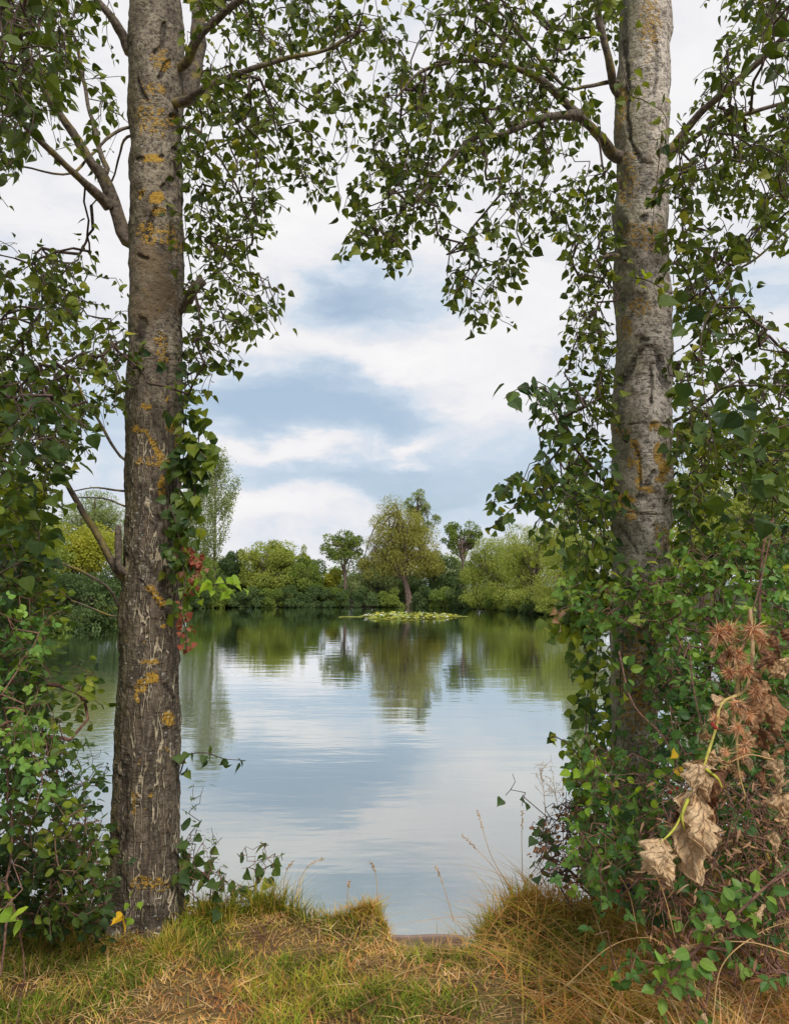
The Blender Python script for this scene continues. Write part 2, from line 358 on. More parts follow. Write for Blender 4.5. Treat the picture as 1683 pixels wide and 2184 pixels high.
    h = mth(nt, 'ADD', mth(nt, 'MULTIPLY', n2, .6), mth(nt, 'MULTIPLY', n1, .9)); h = mth(nt, 'ADD', h, mth(nt, 'MULTIPLY', sm, .35))
    h = mth(nt, 'SUBTRACT', h, mth(nt, 'MULTIPLY', lm, .25)); h = mth(nt, 'ADD', h, mth(nt, 'MULTIPLY', lm2, .3)); h = mth(nt, 'SUBTRACT', h, mth(nt, 'MULTIPLY', sc, .5))
    b = N(nt, 'ShaderNodeBump', {'Height': h, 'Strength': 1.0, 'Distance': .022}).outputs[0]
    p = N(nt, 'ShaderNodeBsdfPrincipled', {'Base Color': c, 'Roughness': .85, 'Specular IOR Level': .2, 'Normal': b})
    nt.links.new(p.outputs[0], out.inputs[0]); return m
M = {}
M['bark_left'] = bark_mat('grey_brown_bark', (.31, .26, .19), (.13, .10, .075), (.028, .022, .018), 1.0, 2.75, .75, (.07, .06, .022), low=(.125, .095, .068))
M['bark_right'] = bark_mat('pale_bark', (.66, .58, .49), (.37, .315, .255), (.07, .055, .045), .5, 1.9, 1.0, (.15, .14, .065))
def wood_mat(name, a, b, sc=60.0, lich=0.0):
    m, nt, out = new_mat(name); ob = N(nt, 'ShaderNodeTexCoord').outputs['Object']
    n = noi(nt, ob, scale=sc, det=4.0, rough=.65); n2 = noi(nt, ob, scale=9.0)
    c = mix(nt, ramp(nt, n, [(.35, 0.0), (.65, 1.0)]), a, b)
    if lich: c = mix(nt, ramp(nt, n2, [(.52, 0.0), (.66, lich)]), c, (.28, .22, .05))
    bp = N(nt, 'ShaderNodeBump', {'Height': n, 'Strength': .7, 'Distance': .006}).outputs[0]
    nt.links.new(N(nt, 'ShaderNodeBsdfPrincipled', {'Base Color': c, 'Roughness': .85, 'Normal': bp, 'Specular IOR Level': .2}).outputs[0], out.inputs[0]); return m
M['limb'] = wood_mat('limb_bark', (.055, .042, .034), (.20, .16, .12), 50.0, .8)
M['twig'] = wood_mat('twig_bark', (.05, .035, .03), (.13, .085, .07))
M['cane'] = wood_mat('bramble_cane', (.10, .05, .04), (.25, .14, .10))
M['far_wood'] = wood_mat('far_trunk_bark', (.07, .05, .04), (.20, .14, .11), 4.0)
M['poplar_leaf'] = leaf_mat('poplar_leaf', [(.024, .038, .009), (.054, .080, .013), (.094, .122, .016), (.145, .17, .022), (.26, .24, .03)], .30)
M['poplar_leaf2'] = leaf_mat('bluish_poplar_leaf', [(.030, .055, .024), (.050, .088, .030), (.075, .115, .022), (.13, .17, .025), (.24, .24, .03)], .33)  # same kind of leaf with bluer dark greens
M['bramble_leaf'] = leaf_mat('bramble_leaf', [(.030, .070, .022), (.070, .15, .032), (.125, .22, .038), (.19, .28, .04), (.34, .36, .07)], .28, .45, .3, (1.5, 1.5, 1.6))
M['thicket_leaf'] = leaf_mat('thicket_leaf', [(.028, .055, .022), (.050, .088, .024), (.095, .14, .022), (.18, .22, .025), (.34, .34, .04)], .35, .45)
M['bright_leaf'] = leaf_mat('bright_leaf', [(.18, .30, .03), (.32, .42, .04), (.50, .48, .04)], .45)
M['yellow_leaf'] = leaf_mat('yellow_leaf', [(.75, .45, .03), (.80, .50, .04)], .4)
M['red_leaf'] = leaf_mat('red_dead_leaf', [(.12, .03, .02), (.27, .07, .04), (.24, .11, .07)], .25, .7)
M['dead_leaf'] = leaf_mat('small_dead_leaf', [(.20, .09, .05), (.38, .22, .13), (.52, .38, .26)], .25, .7)
M['willow_leaf'] = leaf_mat('willow_leaf', [(.07, .12, .05), (.12, .17, .06)], .35)
M['berry'] = rnd_mat('blackberry', [(.012, .008, .02), (.30, .03, .03)], .3)
def far_leaf(name, cols): return leaf_mat(name, cols, .38, .6, 0.0, (1.1, 1.1, 1.1), .2)
FL = {
 'green': far_leaf('far_green_leaf', [(.10, .15, .035), (.16, .21, .045), (.24, .29, .06)]),
 'light': far_leaf('far_light_leaf', [(.18, .22, .045), (.27, .30, .06), (.36, .38, .09)]),
 'olive': far_leaf('far_olive_leaf', [(.19, .19, .045), (.27, .26, .06), (.37, .34, .09)]),
 'grey': far_leaf('far_grey_green_leaf', [(.16, .20, .08), (.23, .27, .11), (.30, .34, .15)]),
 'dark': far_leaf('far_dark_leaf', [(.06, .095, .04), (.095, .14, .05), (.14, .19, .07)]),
 'yellow': far_leaf('far_yellow_green_leaf', [(.20, .22, .03), (.32, .32, .04), (.42, .38, .05)]),
}
GR = rnd_mat('grass_blade', [(.09, .14, .015), (.20, .26, .022), (.38, .36, .035), (.60, .41, .07), (.72, .45, .15), (.66, .28, .08)], .6, .35, 6.0)
ST = rnd_mat('dry_grass_blade', [(.40, .30, .09), (.62, .38, .15), (.80, .58, .30), (.58, .24, .09)], .65, .3, 6.0)

# ------------------------------------------------------------------ ground and water
WZ = -.42
shore = np.array([(-60, 4.6), (-16, 5.2), (-6, 4.6), (-3, 4.35), (-1.6, 4.15), (-.95, 4.05), (-.35, 3.95), (.02, 3.9), (.11, 3.74), (.14, 3.68), (.25, 3.68), (.29, 3.82), (.62, 4.0), (1.0, 4.15), (1.4, 4.6), (2.2, 5.2), (4, 6.5), (8, 11), (11.5, 20), (12.5, 32), (12.2, 46), (11.2, 52),
                  (9.8, 58), (8.6, 63), (6, 68.5), (2, 71.3), (-6, 71), (-12, 70.4), (-16.5, 69.5), (-19, 64), (-19, 55), (-16.5, 42), (-14.5, 36), (-16, 26), (-24, 14), (-60, 12)])
def sdist(x, y, poly):
    d = np.full(x.shape, 1e9); ins = in_poly(x.ravel(), y.ravel(), [tuple(q) for q in poly]).reshape(x.shape)
    for i in range(len(poly)):
        a = poly[i]; b = poly[(i + 1) % len(poly)]; e = b - a; t = np.clip(((x - a[0]) * e[0] + (y - a[1]) * e[1]) / (e @ e), 0, 1)
        d = np.minimum(d, np.hypot(x - a[0] - t * e[0], y - a[1] - t * e[1]))
    return np.where(ins, -d, d)
def ground_h(x, y):
    sd = sdist(x, y, shore); wob = .35 * np.clip((np.abs(sd) + .0) / 20, 0, 1)
    t = np.clip((sd + .10) / .30, 0, 1); t = t * t * (3 - 2 * t)
    z = -1.1 + t * 1.1
    near = np.clip(1 - np.hypot(x, y - 3) / 12, 0, 1)
    b = .05 * fbm(xyz(x * 2.2, y * 2.2), 3, 4) * near + .07 * np.clip((x - .75) / 1.2, 0, 1) * np.clip((y - 2.3) / 1.2, 0, 1) * near
    b = b + .10 * np.exp(-((x + .08) ** 2 + (y - 3.72) ** 2) / .02) + .09 * np.exp(-((x - .62) ** 2 + (y - 3.8) ** 2) / .05) + .05 * np.exp(-((x + .62) ** 2 + (y - 3.75) ** 2) / .08)
    b = b - .28 * (1 - near) * np.clip(1 - sd / 6, 0, 1) + .6 * np.clip((np.maximum(y - 76, np.abs(x) - 24)) / 60, 0, 1) + .25 * fbm(xyz(x / 6, y / 6), 8, 3) * (1 - near)
    return z + b * t
def axis(segs):
    out = [segs[0][0]]
    for a, b, s in segs: out += list(np.linspace(a, b, max(2, int((b - a) / s)))[1:])
    return np.array(out)
gx = axis([(-2500, -200, 300), (-200, -34, 12), (-34, -4, .6), (-4, 4.4, .05), (4.4, 22, .5), (22, 34, 1.5), (34, 200, 12), (200, 2500, 300)])
gy = axis([(-300, -30, 60), (-30, 0, 3), (0, 1.8, .3), (1.8, 5.4, .05), (5.4, 20, .5), (20, 90, .6), (90, 200, 10), (200, 3000, 300)])
X, Y = np.meshgrid(gx, gy); Z = ground_h(X, Y)
nx = len(gx); i = (np.arange(len(gy) - 1)[:, None] * nx + np.arange(nx - 1)[None]).ravel()
m, nt, out = new_mat('bank_earth'); ob = N(nt, 'ShaderNodeTexCoord').outputs['Object']
n = noi(nt, ob, scale=3.0, det=6.0, rough=.7); n2 = noi(nt, ob, scale=60.0, det=4.0, rough=.7); dist_ = N(nt, 'ShaderNodeVectorMath', {0: ob}, operation='LENGTH').outputs['Value']
c = mix(nt, ramp(nt, n, [(.40, 0.0), (.60, 1.0)]), (.14, .075, .042), (.23, .17, .06))
c = mix(nt, ramp(nt, n2, [(.35, .7), (.55, 0.0)]), c, (.05, .03, .022))
c = mix(nt, mapr(nt, dist_, 8.0, 30.0), c, mix(nt, n, (.030, .030, .016), (.06, .055, .028)))
b = N(nt, 'ShaderNodeBump', {'Height': n2, 'Strength': .8, 'Distance': .02}).outputs[0]
nt.links.new(N(nt, 'ShaderNodeBsdfPrincipled', {'Base Color': c, 'Roughness': .95, 'Normal': b, 'Specular IOR Level': .1}).outputs[0], out.inputs[0])
tag(mesh('ground', np.stack([X, Y, Z], -1).reshape(-1, 3), np.stack([i, i + 1, i + nx + 1, i + nx], -1), m), kind='structure')
# hills far off
hx = np.linspace(-1500, 1500, 160); hz = np.linspace(0, 1, 12); HX, HT = np.meshgrid(hx, hz)
HY = 1150 + HT * 500; HZ = -2 + np.sin(HT * np.pi / 2) * (16 + 12 * fbm(xyz(HX / 260, HT * 0 + 3), 5, 4) * 1.6)
m, nt, out = new_mat('hazy_hill_fields'); n = noi(nt, N(nt, 'ShaderNodeTexCoord').outputs['Object'], scale=.01, det=4.0)
nt.links.new(N(nt, 'ShaderNodeBsdfPrincipled', {'Base Color': ramp(nt, n, [(.4, (.13, .17, .17)), (.6, (.20, .25, .22))]), 'Roughness': 1.0}).outputs[0], out.inputs[0])  # distance haze is put into this pale blue-green base colour
i = (np.arange(11)[:, None] * 160 + np.arange(159)[None]).ravel()
tag(mesh('hills', np.stack([HX, HY, HZ], -1).reshape(-1, 3), np.stack([i, i + 1, i + 161, i + 160], -1), m), kind='structure')
# water
m, nt, out = new_mat('pond_water'); ob = N(nt, 'ShaderNodeTexCoord').outputs['Object']
w1 = noi(nt, ob, (.55, 1.7, 1), 1.15, 3.0, .5); w2 = noi(nt, ob, (1, 1.9, 1), 5.5, 3.0, .55); w3 = noi(nt, ob, (.25, .5, 1), .35, 2.0)
pt = noi(nt, ob, (.5, .13, 1), .28, 2.0, .5)
rough_zone = ramp(nt, pt, [(.47, .12), (.60, 1.0)])
h = mth(nt, 'ADD', mth(nt, 'MULTIPLY', w1, .0050), mth(nt, 'MULTIPLY', mth(nt, 'MULTIPLY', w2, .0036), rough_zone)); h = mth(nt, 'ADD', h, mth(nt, 'MULTIPLY', w3, .006))
b = N(nt, 'ShaderNodeBump', {'Height': h, 'Strength': 1.0, 'Distance': 1.0}).outputs[0]
fr = N(nt, 'ShaderNodeFresnel', {'IOR': 1.33, 'Normal': b}).outputs[0]
fr = mapr(nt, fr, 0.02, .55, .34, 1.0)
df = N(nt, 'ShaderNodeBsdfDiffuse', {0: (.20, .215, .17, 1)}); gl = N(nt, 'ShaderNodeBsdfGlossy', {'Color': (.93, .96, .97, 1), 'Roughness': .02, 'Normal': b})
nt.links.new(N(nt, 'ShaderNodeMixShader', {0: fr, 1: df.outputs[0], 2: gl.outputs[0]}).outputs[0], out.inputs[0])
wx = np.array([-70, 30.]); wy = np.array([2.5, 84.])
tag(mesh('water', np.array([(-70, 2.5, WZ), (30, 2.5, WZ), (30, 84, WZ), (-70, 84, WZ)]), np.array([[0, 1, 2, 3]]), m), kind='structure')

# ------------------------------------------------------------------ trees round the pond
def shoreY(xD):
    yy = np.arange(30, 85, .1); u = float(rdir(xD, 1290)[0]) / float(rdir(xD, 1290)[1]); sd = sdist(u * yy, yy, shore); k = np.where(sd < 0)[0]
    return float(yy[k[-1]] + .1) if len(k) else 70.0
def ground_z(x, y): return float(ground_h(np.array([float(x)]), np.array([float(y)]))[0])
MPD = .4682 / F      # metres per view unit and metre of distance
def far_tree(name, label, cat, Y, ells, leaf, foot, seed, size=.24, lai=4.2, tm=TUFT, trunk=None, group='trees round the pond', lobes=16, lobe_r=(.26, .42), up=.2, strands=0.0, multi=1, tr=.16):
    size *= .82
    if 55 < Y < 100 and 380 < foot[0] < 1270: Y = shoreY(foot[0]) + .8 + max(0, Y - 72) * .9
    if name == 'waterside_shrub': Y = shoreY(foot[0]) - .35
    if name == 'willow_bush': mx = max(e[2] for e in ells); ells = list(ells) + [(foot[0], foot[1] - 26, mx * .95, 27), (foot[0] - mx * .5, foot[1] - 18, mx * .5, 20), (foot[0] + mx * .55, foot[1] - 18, mx * .5, 20)]
    rng = np.random.default_rng(seed); x0 = W(foot[0], foot[1], Y)[0]; gz = ground_z(x0, Y); base = np.array([x0, Y, gz])
    t = thing(name, label, cat, base, group); Ps, Ds, Ns, Ss, Rs = [], [], [], [], []; cents = []
    u = MPD * Y
    for (ex, ey, rx, ry) in ells:
        c0 = W(ex, ey, Y); c0 = c0 + np.array([0, rng.normal(0, .15) * rx * u, 0]); A, Bz = rx * u * 1.10, ry * u * 1.12
        k = max(5, int(lobes * math.sqrt(rx * ry) / 60))
        q = nrm(rng.normal(0, 1, (k, 3))) * rng.uniform(.35, .80, (k, 1)) ** .8; q[:, 2] = np.where(q[:, 2] < -.6, q[:, 2] * .8, q[:, 2])
        lc = c0 + q * np.array([A, A * .9, Bz]); lr = rng.uniform(*lobe_r, k)[:, None] * np.array([A, A, Bz]); cents.append(lc)
        n = int(math.pi * A * Bz * lai / (size * size * .42)); li = rng.integers(0, k, n)
        dr = nrm(rng.normal(0, 1, (n, 3)) + np.array([0, 0, up])); rad = rng.uniform(.45, 1.0, (n, 1)) ** .5 * (1 + .18 * rng.normal(0, 1, (n, 1)) * (rng.random((n, 1)) < .25))
        p = lc[li] + dr * lr[li] * rad
        if strands: p[:, 2] -= strands * rng.random(n) ** 2 * lr[li][:, 2]
        Ps.append(p); Ds.append(dr * .6 + rng.normal(0, .5, (n, 3)) + np.array([0, 0, -.9 if strands else -.1])); Ns.append(dr + rng.normal(0, .45, (n, 3)) + np.array([0, 0, .3])); Ss.append(rng.uniform(.6, 1.3, n) * size)
        Rs.append(np.clip(rng.random(k)[li] * .55 + rng.random(n) * .45, 0, 1))
    P = np.concatenate(Ps); ok = P[:, 2] > WZ + .05; 
    leaves('crown', t, P[ok], np.concatenate(Ds)[ok], np.concatenate(Ns)[ok], np.concatenate(Ss)[ok], tm, FL[leaf], np.concatenate(Rs)[ok])
    # trunk and boughs
    top = trunk if trunk else [(ells[0][0], ells[0][1])]
    line = np.concatenate([[base - (0, 0, .3)], [W(a, b, Y) for a, b in top]]); L = smooth_line(line, 14)
    bag = Bag(); add_tube(bag, L, np.linspace(tr * 1.25, tr * .45, 14) * np.concatenate([[1.5, 1.2], np.ones(12)]), 10, .5, .12); bag.obj('trunk', M['far_wood'], t)
    lc = np.concatenate(cents); bb = Bag(); 
    for q in lc[::1 if len(lc) < 60 else 2]:
        s = L[rng.integers(5, 14)] if not multi or q[2] > L[6][2] else L[rng.integers(2, 7)]
        m_ = (s + q) / 2 + np.array([0, 0, .12 * np.linalg.norm(q - s)]) + rng.normal(0, .08, 3) * np.linalg.norm(q - s)
        add_tube(bb, smooth_line([s, m_, q], 7), np.linspace(tr * .42, tr * .1, 7), 5, .5)
    bb.obj('branchwork', M['far_wood'], t)
    return t
def lobe_poplar(name, label, Y, x, y0, y1, hw, leaf, seed, group='trees round the pond'):
    """upright poplar: many steep boughs, each with its own feathery sleeve of leaves"""
    rng = np.random.default_rng(seed); b = W(x, 1295, Y); gz = ground_z(b[0], Y); base = np.array([b[0], Y, gz]); t = thing(name, label, 'tree', base, group)
    top = W(x + 3, y0, Y); L = smooth_line([base - (0, 0, .3), (base + top) / 2 + (.1, 0, 0), top], 24); u = MPD * Y
    bag = Bag(); add_tube(bag, L, np.linspace(.20, .03, 24), 8, .5, .1); bag.obj('trunk', M['far_wood'], t); bb = Bag(); Ps = []
    for k in range(54):
        f = rng.uniform(.18, .97); s = L[int(f * 23)]; a = rng.uniform(0, 2 * math.pi); w = hw * u * (1.08 - f) ** .55 * rng.uniform(.6, 1.2); l = w * rng.uniform(1.3, 2.2)
        e = s + np.array([math.cos(a) * w, math.sin(a) * w, l]); q = smooth_line([s, (s + e) / 2 + np.array([math.cos(a), math.sin(a), -.3]) * w * .2, e], 8)
        add_tube(bb, q, np.linspace(.035, .012, 8), 4, .5); n = int(70 + 50 * l)
        i = rng.uniform(1.5, 7, n); P = q[i.astype(int)] + (q[np.minimum(i.astype(int) + 1, 7)] - q[i.astype(int)]) * (i % 1)[:, None] + rng.normal(0, 1, (n, 3)) * (.22, .22, .30)
        Ps.append(P)
    bb.obj('branchwork', M['far_wood'], t); P = np.concatenate(Ps); n = len(P)
    leaves('crown', t, P, rng.normal(0, 1, (n, 3)), rng.normal(0, 1, (n, 3)) + (0, -.3, .5), rng.uniform(.09, .20, n), TUFT, FL[leaf], rng.random(n))
    return t
lobe_poplar('poplar_tree', 'tall slender pale poplar standing clear of the bushes just right of the thick trunk', 72, 455, 972, 1290, 60, 'grey', 41)
lobe_poplar('poplar_tree', 'slender pale poplar half hidden behind the edge of the thick left trunk', 74, 415, 1035, 1290, 40, 'grey', 42)
lobe_poplar('poplar_tree', 'slim feathery poplar seen behind the ivy leaves just left of the pale trunk', 60, 1225, 975, 1290, 40, 'light', 43)
T2 = 'tree'; ft = far_tree
ft('willow_tree', 'largest far tree, old willow with leaning bare trunk and golden green crown', T2, 71, [(850, 1120, 62, 52), (828, 1158, 46, 44), (885, 1165, 52, 46), (835, 1190, 50, 36), (890, 1198, 52, 30), (800, 1205, 36, 32), (912, 1205, 36, 28)], 'olive', (876, 1288), 51, .20, 4.2, SPRAY, [(868, 1255), (858, 1215), (852, 1150), (850, 1090)], strands=.5, lobes=30, tr=.28, lobe_r=(.26, .42))
ft('willow_tree', 'grey green willow top rising behind the golden crowned old willow', T2, 80, [(890, 1078, 34, 36), (905, 1110, 34, 40), (880, 1120, 40, 40)], 'grey', (895, 1288), 52, .19, 2.6, SPRAY, [(895, 1180), (890, 1060)], lobes=20, tr=.2, lobe_r=(.16, .3), up=.8)
ft('willow_tree', 'low grey green willow bulging over the water left of the leaning trunk', T2, 73, [(795, 1215, 44, 40), (820, 1235, 40, 34), (775, 1245, 34, 30)], 'grey', (805, 1288), 53, .19, 4.2, SPRAY, [(800, 1240)], strands=.5, tr=.12)
ft('alder_tree', 'round headed tree on a thin bare trunk left of the big willow', T2, 71, [(733, 1150, 36, 24), (712, 1172, 30, 24), (758, 1170, 30, 24), (735, 1190, 34, 22)], 'green', (737, 1290), 54, .19, 3.0, TUFT, [(736, 1240), (735, 1200), (734, 1160)], lobes=24, tr=.15, lobe_r=(.22, .4))
ft('willow_tree', 'open crowned tree with sky showing through its boughs right of the big willow', T2, 79, [(985, 1133, 38, 22), (962, 1150, 26, 24), (1008, 1146, 24, 26), (985, 1165, 32, 20)], 'green', (985, 1290), 55, .19, 2.5, TUFT, [(988, 1220), (986, 1180), (984, 1150)], lobes=26, tr=.16, lobe_r=(.2, .36))
ft('willow_bush', 'round dark green bushy willow in the gap left of the thin bare trunk', T2, 74, [(577, 1188, 48, 36), (543, 1212, 38, 38), (614, 1208, 42, 38), (575, 1245, 62, 40)], 'light', (577, 1290), 56, .19, 4.2, TUFT, [(577, 1230)], tr=.12, lobes=22)
ft('willow_bush', 'lower green bush between the round bushy willow and the thin bare trunk', T2, 73, [(655, 1228, 40, 42), (630, 1250, 36, 36), (690, 1250, 34, 34)], 'green', (655, 1290), 57, .19, 4.2, TUFT, [(655, 1240)], tr=.1)
ft('alder_tree', 'slim pointed young tree rising behind the bushes left of the thin bare trunk', T2, 78, [(657, 1185, 14, 22), (655, 1210, 22, 26), (640, 1215, 16, 18)], 'light', (656, 1290), 58, .18, 2.6, TUFT, [(656, 1190)], tr=.08)
ft('willow_bush', 'yellowish low bush at the water beside the thin bare trunk', T2, 72.6, [(712, 1232, 22, 20), (705, 1255, 26, 20)], 'yellow', (708, 1290), 59, .17, 3.6, TUFT, [(708, 1245)], tr=.06)
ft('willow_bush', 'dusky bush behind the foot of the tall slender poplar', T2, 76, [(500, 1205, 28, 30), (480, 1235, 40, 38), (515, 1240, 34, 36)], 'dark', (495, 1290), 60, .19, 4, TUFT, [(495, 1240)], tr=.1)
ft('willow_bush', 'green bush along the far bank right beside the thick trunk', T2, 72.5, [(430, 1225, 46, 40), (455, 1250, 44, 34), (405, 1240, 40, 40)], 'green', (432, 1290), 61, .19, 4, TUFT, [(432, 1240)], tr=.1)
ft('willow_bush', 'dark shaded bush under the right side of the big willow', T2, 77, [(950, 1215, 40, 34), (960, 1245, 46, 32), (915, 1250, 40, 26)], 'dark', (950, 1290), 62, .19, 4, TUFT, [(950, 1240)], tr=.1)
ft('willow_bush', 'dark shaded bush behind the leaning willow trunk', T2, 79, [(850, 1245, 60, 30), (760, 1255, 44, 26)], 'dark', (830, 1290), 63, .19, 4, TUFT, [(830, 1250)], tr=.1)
ft('willow_bush', 'light green rounded willow at the left end of the right hand bank', T2, 71, [(1052, 1182, 50, 40), (1022, 1210, 36, 40), (1088, 1200, 46, 46), (1050, 1240, 60, 38)], 'light', (1050, 1294), 64, .18, 4.0, SPRAY, [(1050, 1235)], strands=.3, lobes=26, tr=.14)
ft('willow_bush', 'highest light green rounded willow of the right hand bank', T2, 65, [(1125, 1156, 58, 38), (1172, 1160, 56, 46), (1105, 1195, 46, 46), (1150, 1220, 76, 52)], 'light', (1130, 1300), 65, .17, 4.0, SPRAY, [(1130, 1230)], strands=.3, lobes=30, tr=.16)
ft('willow_bush', 'duller green willow behind the knee of the right hand bank near the ivy', T2, 57, [(1205, 1178, 60, 50), (1258, 1172, 60, 56), (1215, 1238, 76, 48)], 'light', (1215, 1306), 66, .16, 4.0, SPRAY, [(1215, 1240)], strands=.3, lobes=30, tr=.16)
ft('willow_bush', 'low pinkish green bush leaning over the water under the right hand willows', T2, 60, [(1165, 1268, 42, 20), (1195, 1272, 40, 18)], 'olive', (1180, 1306), 67, .15, 3.6, SPRAY, [(1180, 1270)], tr=.06)
ft('willow_bush', 'bright low willow hanging over the water below the highest rounded willow', T2, 64, [(1110, 1258, 36, 26), (1075, 1262, 32, 22)], 'light', (1095, 1300), 68, .15, 3.6, SPRAY, [(1095, 1262)], tr=.06)
ft('poplar_tree', 'tall light green tree glimpsed between the pale trunk and the right hand foliage', T2, 40, [(1500, 1060, 70, 90), (1470, 1150, 60, 80), (1560, 1130, 70, 90)], 'yellow', (1500, 1325), 69, .15, 3.0, TUFT, [(1500, 1200), (1500, 1080)], lobes=26, tr=.16)
ft('willow_tree', 'yellow green tree behind the far right thicket', T2, 34, [(1640, 1010, 80, 90), (1600, 1130, 90, 90), (1700, 1150, 90, 100)], 'light', (1640, 1340), 70, .14, 3.0, TUFT, [(1640, 1200), (1640, 1080)], lobes=26, tr=.16)
ft('willow_tree', 'big pale green tree across the water left of the thick trunk', T2, 44, [(200, 1090, 66, 46), (160, 1130, 70, 50), (235, 1150, 60, 60)], 'grey', (200, 1330), 71, .15, 3.6, SPRAY, [(200, 1220), (200, 1120)], lobes=26, tr=.22)
ft('willow_bush', 'golden yellow bush in front of the pale green tree left of the thick trunk', T2, 39, [(150, 1155, 74, 44), (205, 1185, 60, 52), (120, 1200, 70, 50)], 'yellow', (160, 1335), 72, .14, 4.0, TUFT, [(160, 1240)], lobes=26, tr=.16)
ft('willow_bush', 'dark green bush low on the left shore beneath the golden bush', T2, 37, [(185, 1265, 80, 46), (110, 1270, 80, 50), (250, 1255, 50, 50)], 'dark', (180, 1340), 73, .14, 4.0, TUFT, [(180, 1270)], lobes=24, tr=.12)
ft('willow_bush', 'green bush on the left shore half behind the left thicket', T2, 33, [(40, 1180, 90, 90), (-20, 1240, 90, 90)], 'green', (20, 1345), 74, .14, 3.6, TUFT, [(20, 1240)], lobes=24, tr=.12)
ft('willow_bush', 'green bush on the left shore right behind the thick trunk', T2, 58, [(320, 1200, 70, 60), (360, 1230, 60, 50), (300, 1250, 60, 50)], 'green', (330, 1305), 75, .16, 4.0, TUFT, [(330, 1240)], lobes=24, tr=.12)
ft('willow_bush', 'green willow across the water right behind the pale trunk', T2, 48, [(1370, 1190, 76, 60), (1330, 1240, 60, 50), (1420, 1230, 70, 60)], 'light', (1370, 1318), 76, .15, 4.0, SPRAY, [(1370, 1240)], lobes=24, tr=.12)
# trees further back that close the gaps, and dark bushes with their feet in the water
back = [(470, 1215, 60, 34, 'green', 'hazy green tree of the back row behind the tall slender poplar'), (620, 1222, 60, 28, 'grey', 'hazy tree of the back row behind the round bushy willow'), (720, 1228, 60, 24, 'green', 'hazy tree of the back row behind the thin bare trunk'),
        (810, 1222, 60, 26, 'grey', 'hazy tree of the back row behind the big willow'), (1010, 1210, 50, 30, 'green', 'hazy tree of the back row behind the open crowned tree'), (930, 1200, 50, 30, 'grey', 'hazy tree of the back row right of the golden crown')]
for k, (x, y, rx, ry, lf, lb) in enumerate(back): ft('tree', lb, T2, 105, [(x, y, rx, ry), (x + 20, y + 24, rx, ry)], lf, (x, 1280), 90 + k, .26, 2.6, TUFT, [(x, y + 20)], tr=.14, group='trees behind the far bank')
rng = np.random.default_rng(77); ORD = 'first second third fourth fifth sixth seventh eighth ninth tenth eleventh twelfth thirteenth fourteenth fifteenth sixteenth seventeenth eighteenth nineteenth twentieth twenty-first twenty-second twenty-third twenty-fourth twenty-fifth twenty-sixth twenty-seventh twenty-eighth twenty-ninth thirtieth'.split()
for k in range(30):
    x = 105 + k * 40 + rng.uniform(-8, 8); x = 908 if abs(x - 874) < 30 else 712 if abs(x - 737) < 16 else x; f = (x - 1000) / 300; Y = 71.9 if x < 960 else 71.9 - 20 * (x - 960) / 300; ys = shoreY(x); yb = float(toD(np.array([0.0, ys, WZ]))[1])
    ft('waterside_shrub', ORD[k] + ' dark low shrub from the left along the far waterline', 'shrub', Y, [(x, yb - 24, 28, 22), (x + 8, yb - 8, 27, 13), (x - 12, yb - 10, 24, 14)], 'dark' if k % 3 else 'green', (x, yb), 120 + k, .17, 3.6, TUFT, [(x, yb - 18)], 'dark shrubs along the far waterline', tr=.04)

# ------------------------------------------------------------------ water lilies
rng = np.random.default_rng(9); lc = W(868, 1312, 49); lx = float(lc[0]); ly = 49.3
LP = thing('water_lily_patch', 'oval raft of yellow green lily pads with white flowers in the middle of the pond', 'water lilies', (lx, ly, WZ))
n = 2600; a = rng.uniform(0, 2 * np.pi, n); r = rng.random(n) ** .5; wob = 1 + .16 * np.sin(a * 3 + 1) + .1 * np.sin(a * 7)
px = lx + np.cos(a) * r * 3.0 * wob; py = ly + np.sin(a) * r * 5.2 * wob; k = rng.random(n) < .10
px[k] = lx - 3.0 - rng.random(k.sum()) ** 1.5 * 1.3; py[k] = ly - .8 + rng.normal(0, .45, k.sum()); k2 = rng.random(n) < .04; px[k2] = lx + 3.0 + rng.random(k2.sum()) * .9; py[k2] = ly - .5 + rng.normal(0, .4, k2.sum())
raised = (r < .9) & (rng.random(n) < .55) & ~k & ~k2; pz = WZ + .012 + rng.random(n) * .01 + raised * rng.uniform(.02, .12, n)
th = np.linspace(.25, 2 * np.pi - .25, 11); V = []; s = rng.uniform(.10, .17, n); ro = rng.uniform(0, 6.28, n); tx = rng.normal(0, .25, n) * raised; ty = rng.normal(0, .25, n) * raised
cx_ = np.cos(th[None] + ro[:, None]) * s[:, None]; sy_ = np.sin(th[None] + ro[:, None]) * s[:, None]
V = np.stack([px[:, None] + cx_, py[:, None] + sy_, pz[:, None] + cx_ * tx[:, None] + sy_ * ty[:, None]], -1); V = np.concatenate([V, np.stack([px, py, pz - .006], -1)[:, None]], 1).reshape(-1, 3)
tri = np.stack([np.arange(10), np.arange(1, 11), np.full(10, 11)], -1)[None] + (np.arange(n) * 12)[:, None, None]
M['pad'] = rnd_mat('lily_pad', [(.13, .19, .03), (.27, .31, .04), (.42, .38, .05), (.22, .26, .05)], .65, .1, 3.0)
o = mesh('lily_pads', V, tri.reshape(-1, 3), M['pad'], LP, False, {'rnd': np.repeat(rng.random(n), 12)}); o['kind'] = 'stuff'
M['petal'] = rnd_mat('white_petal', [(.85, .85, .80), (.9, .88, .78)], .5, .2)
bag = Bag()
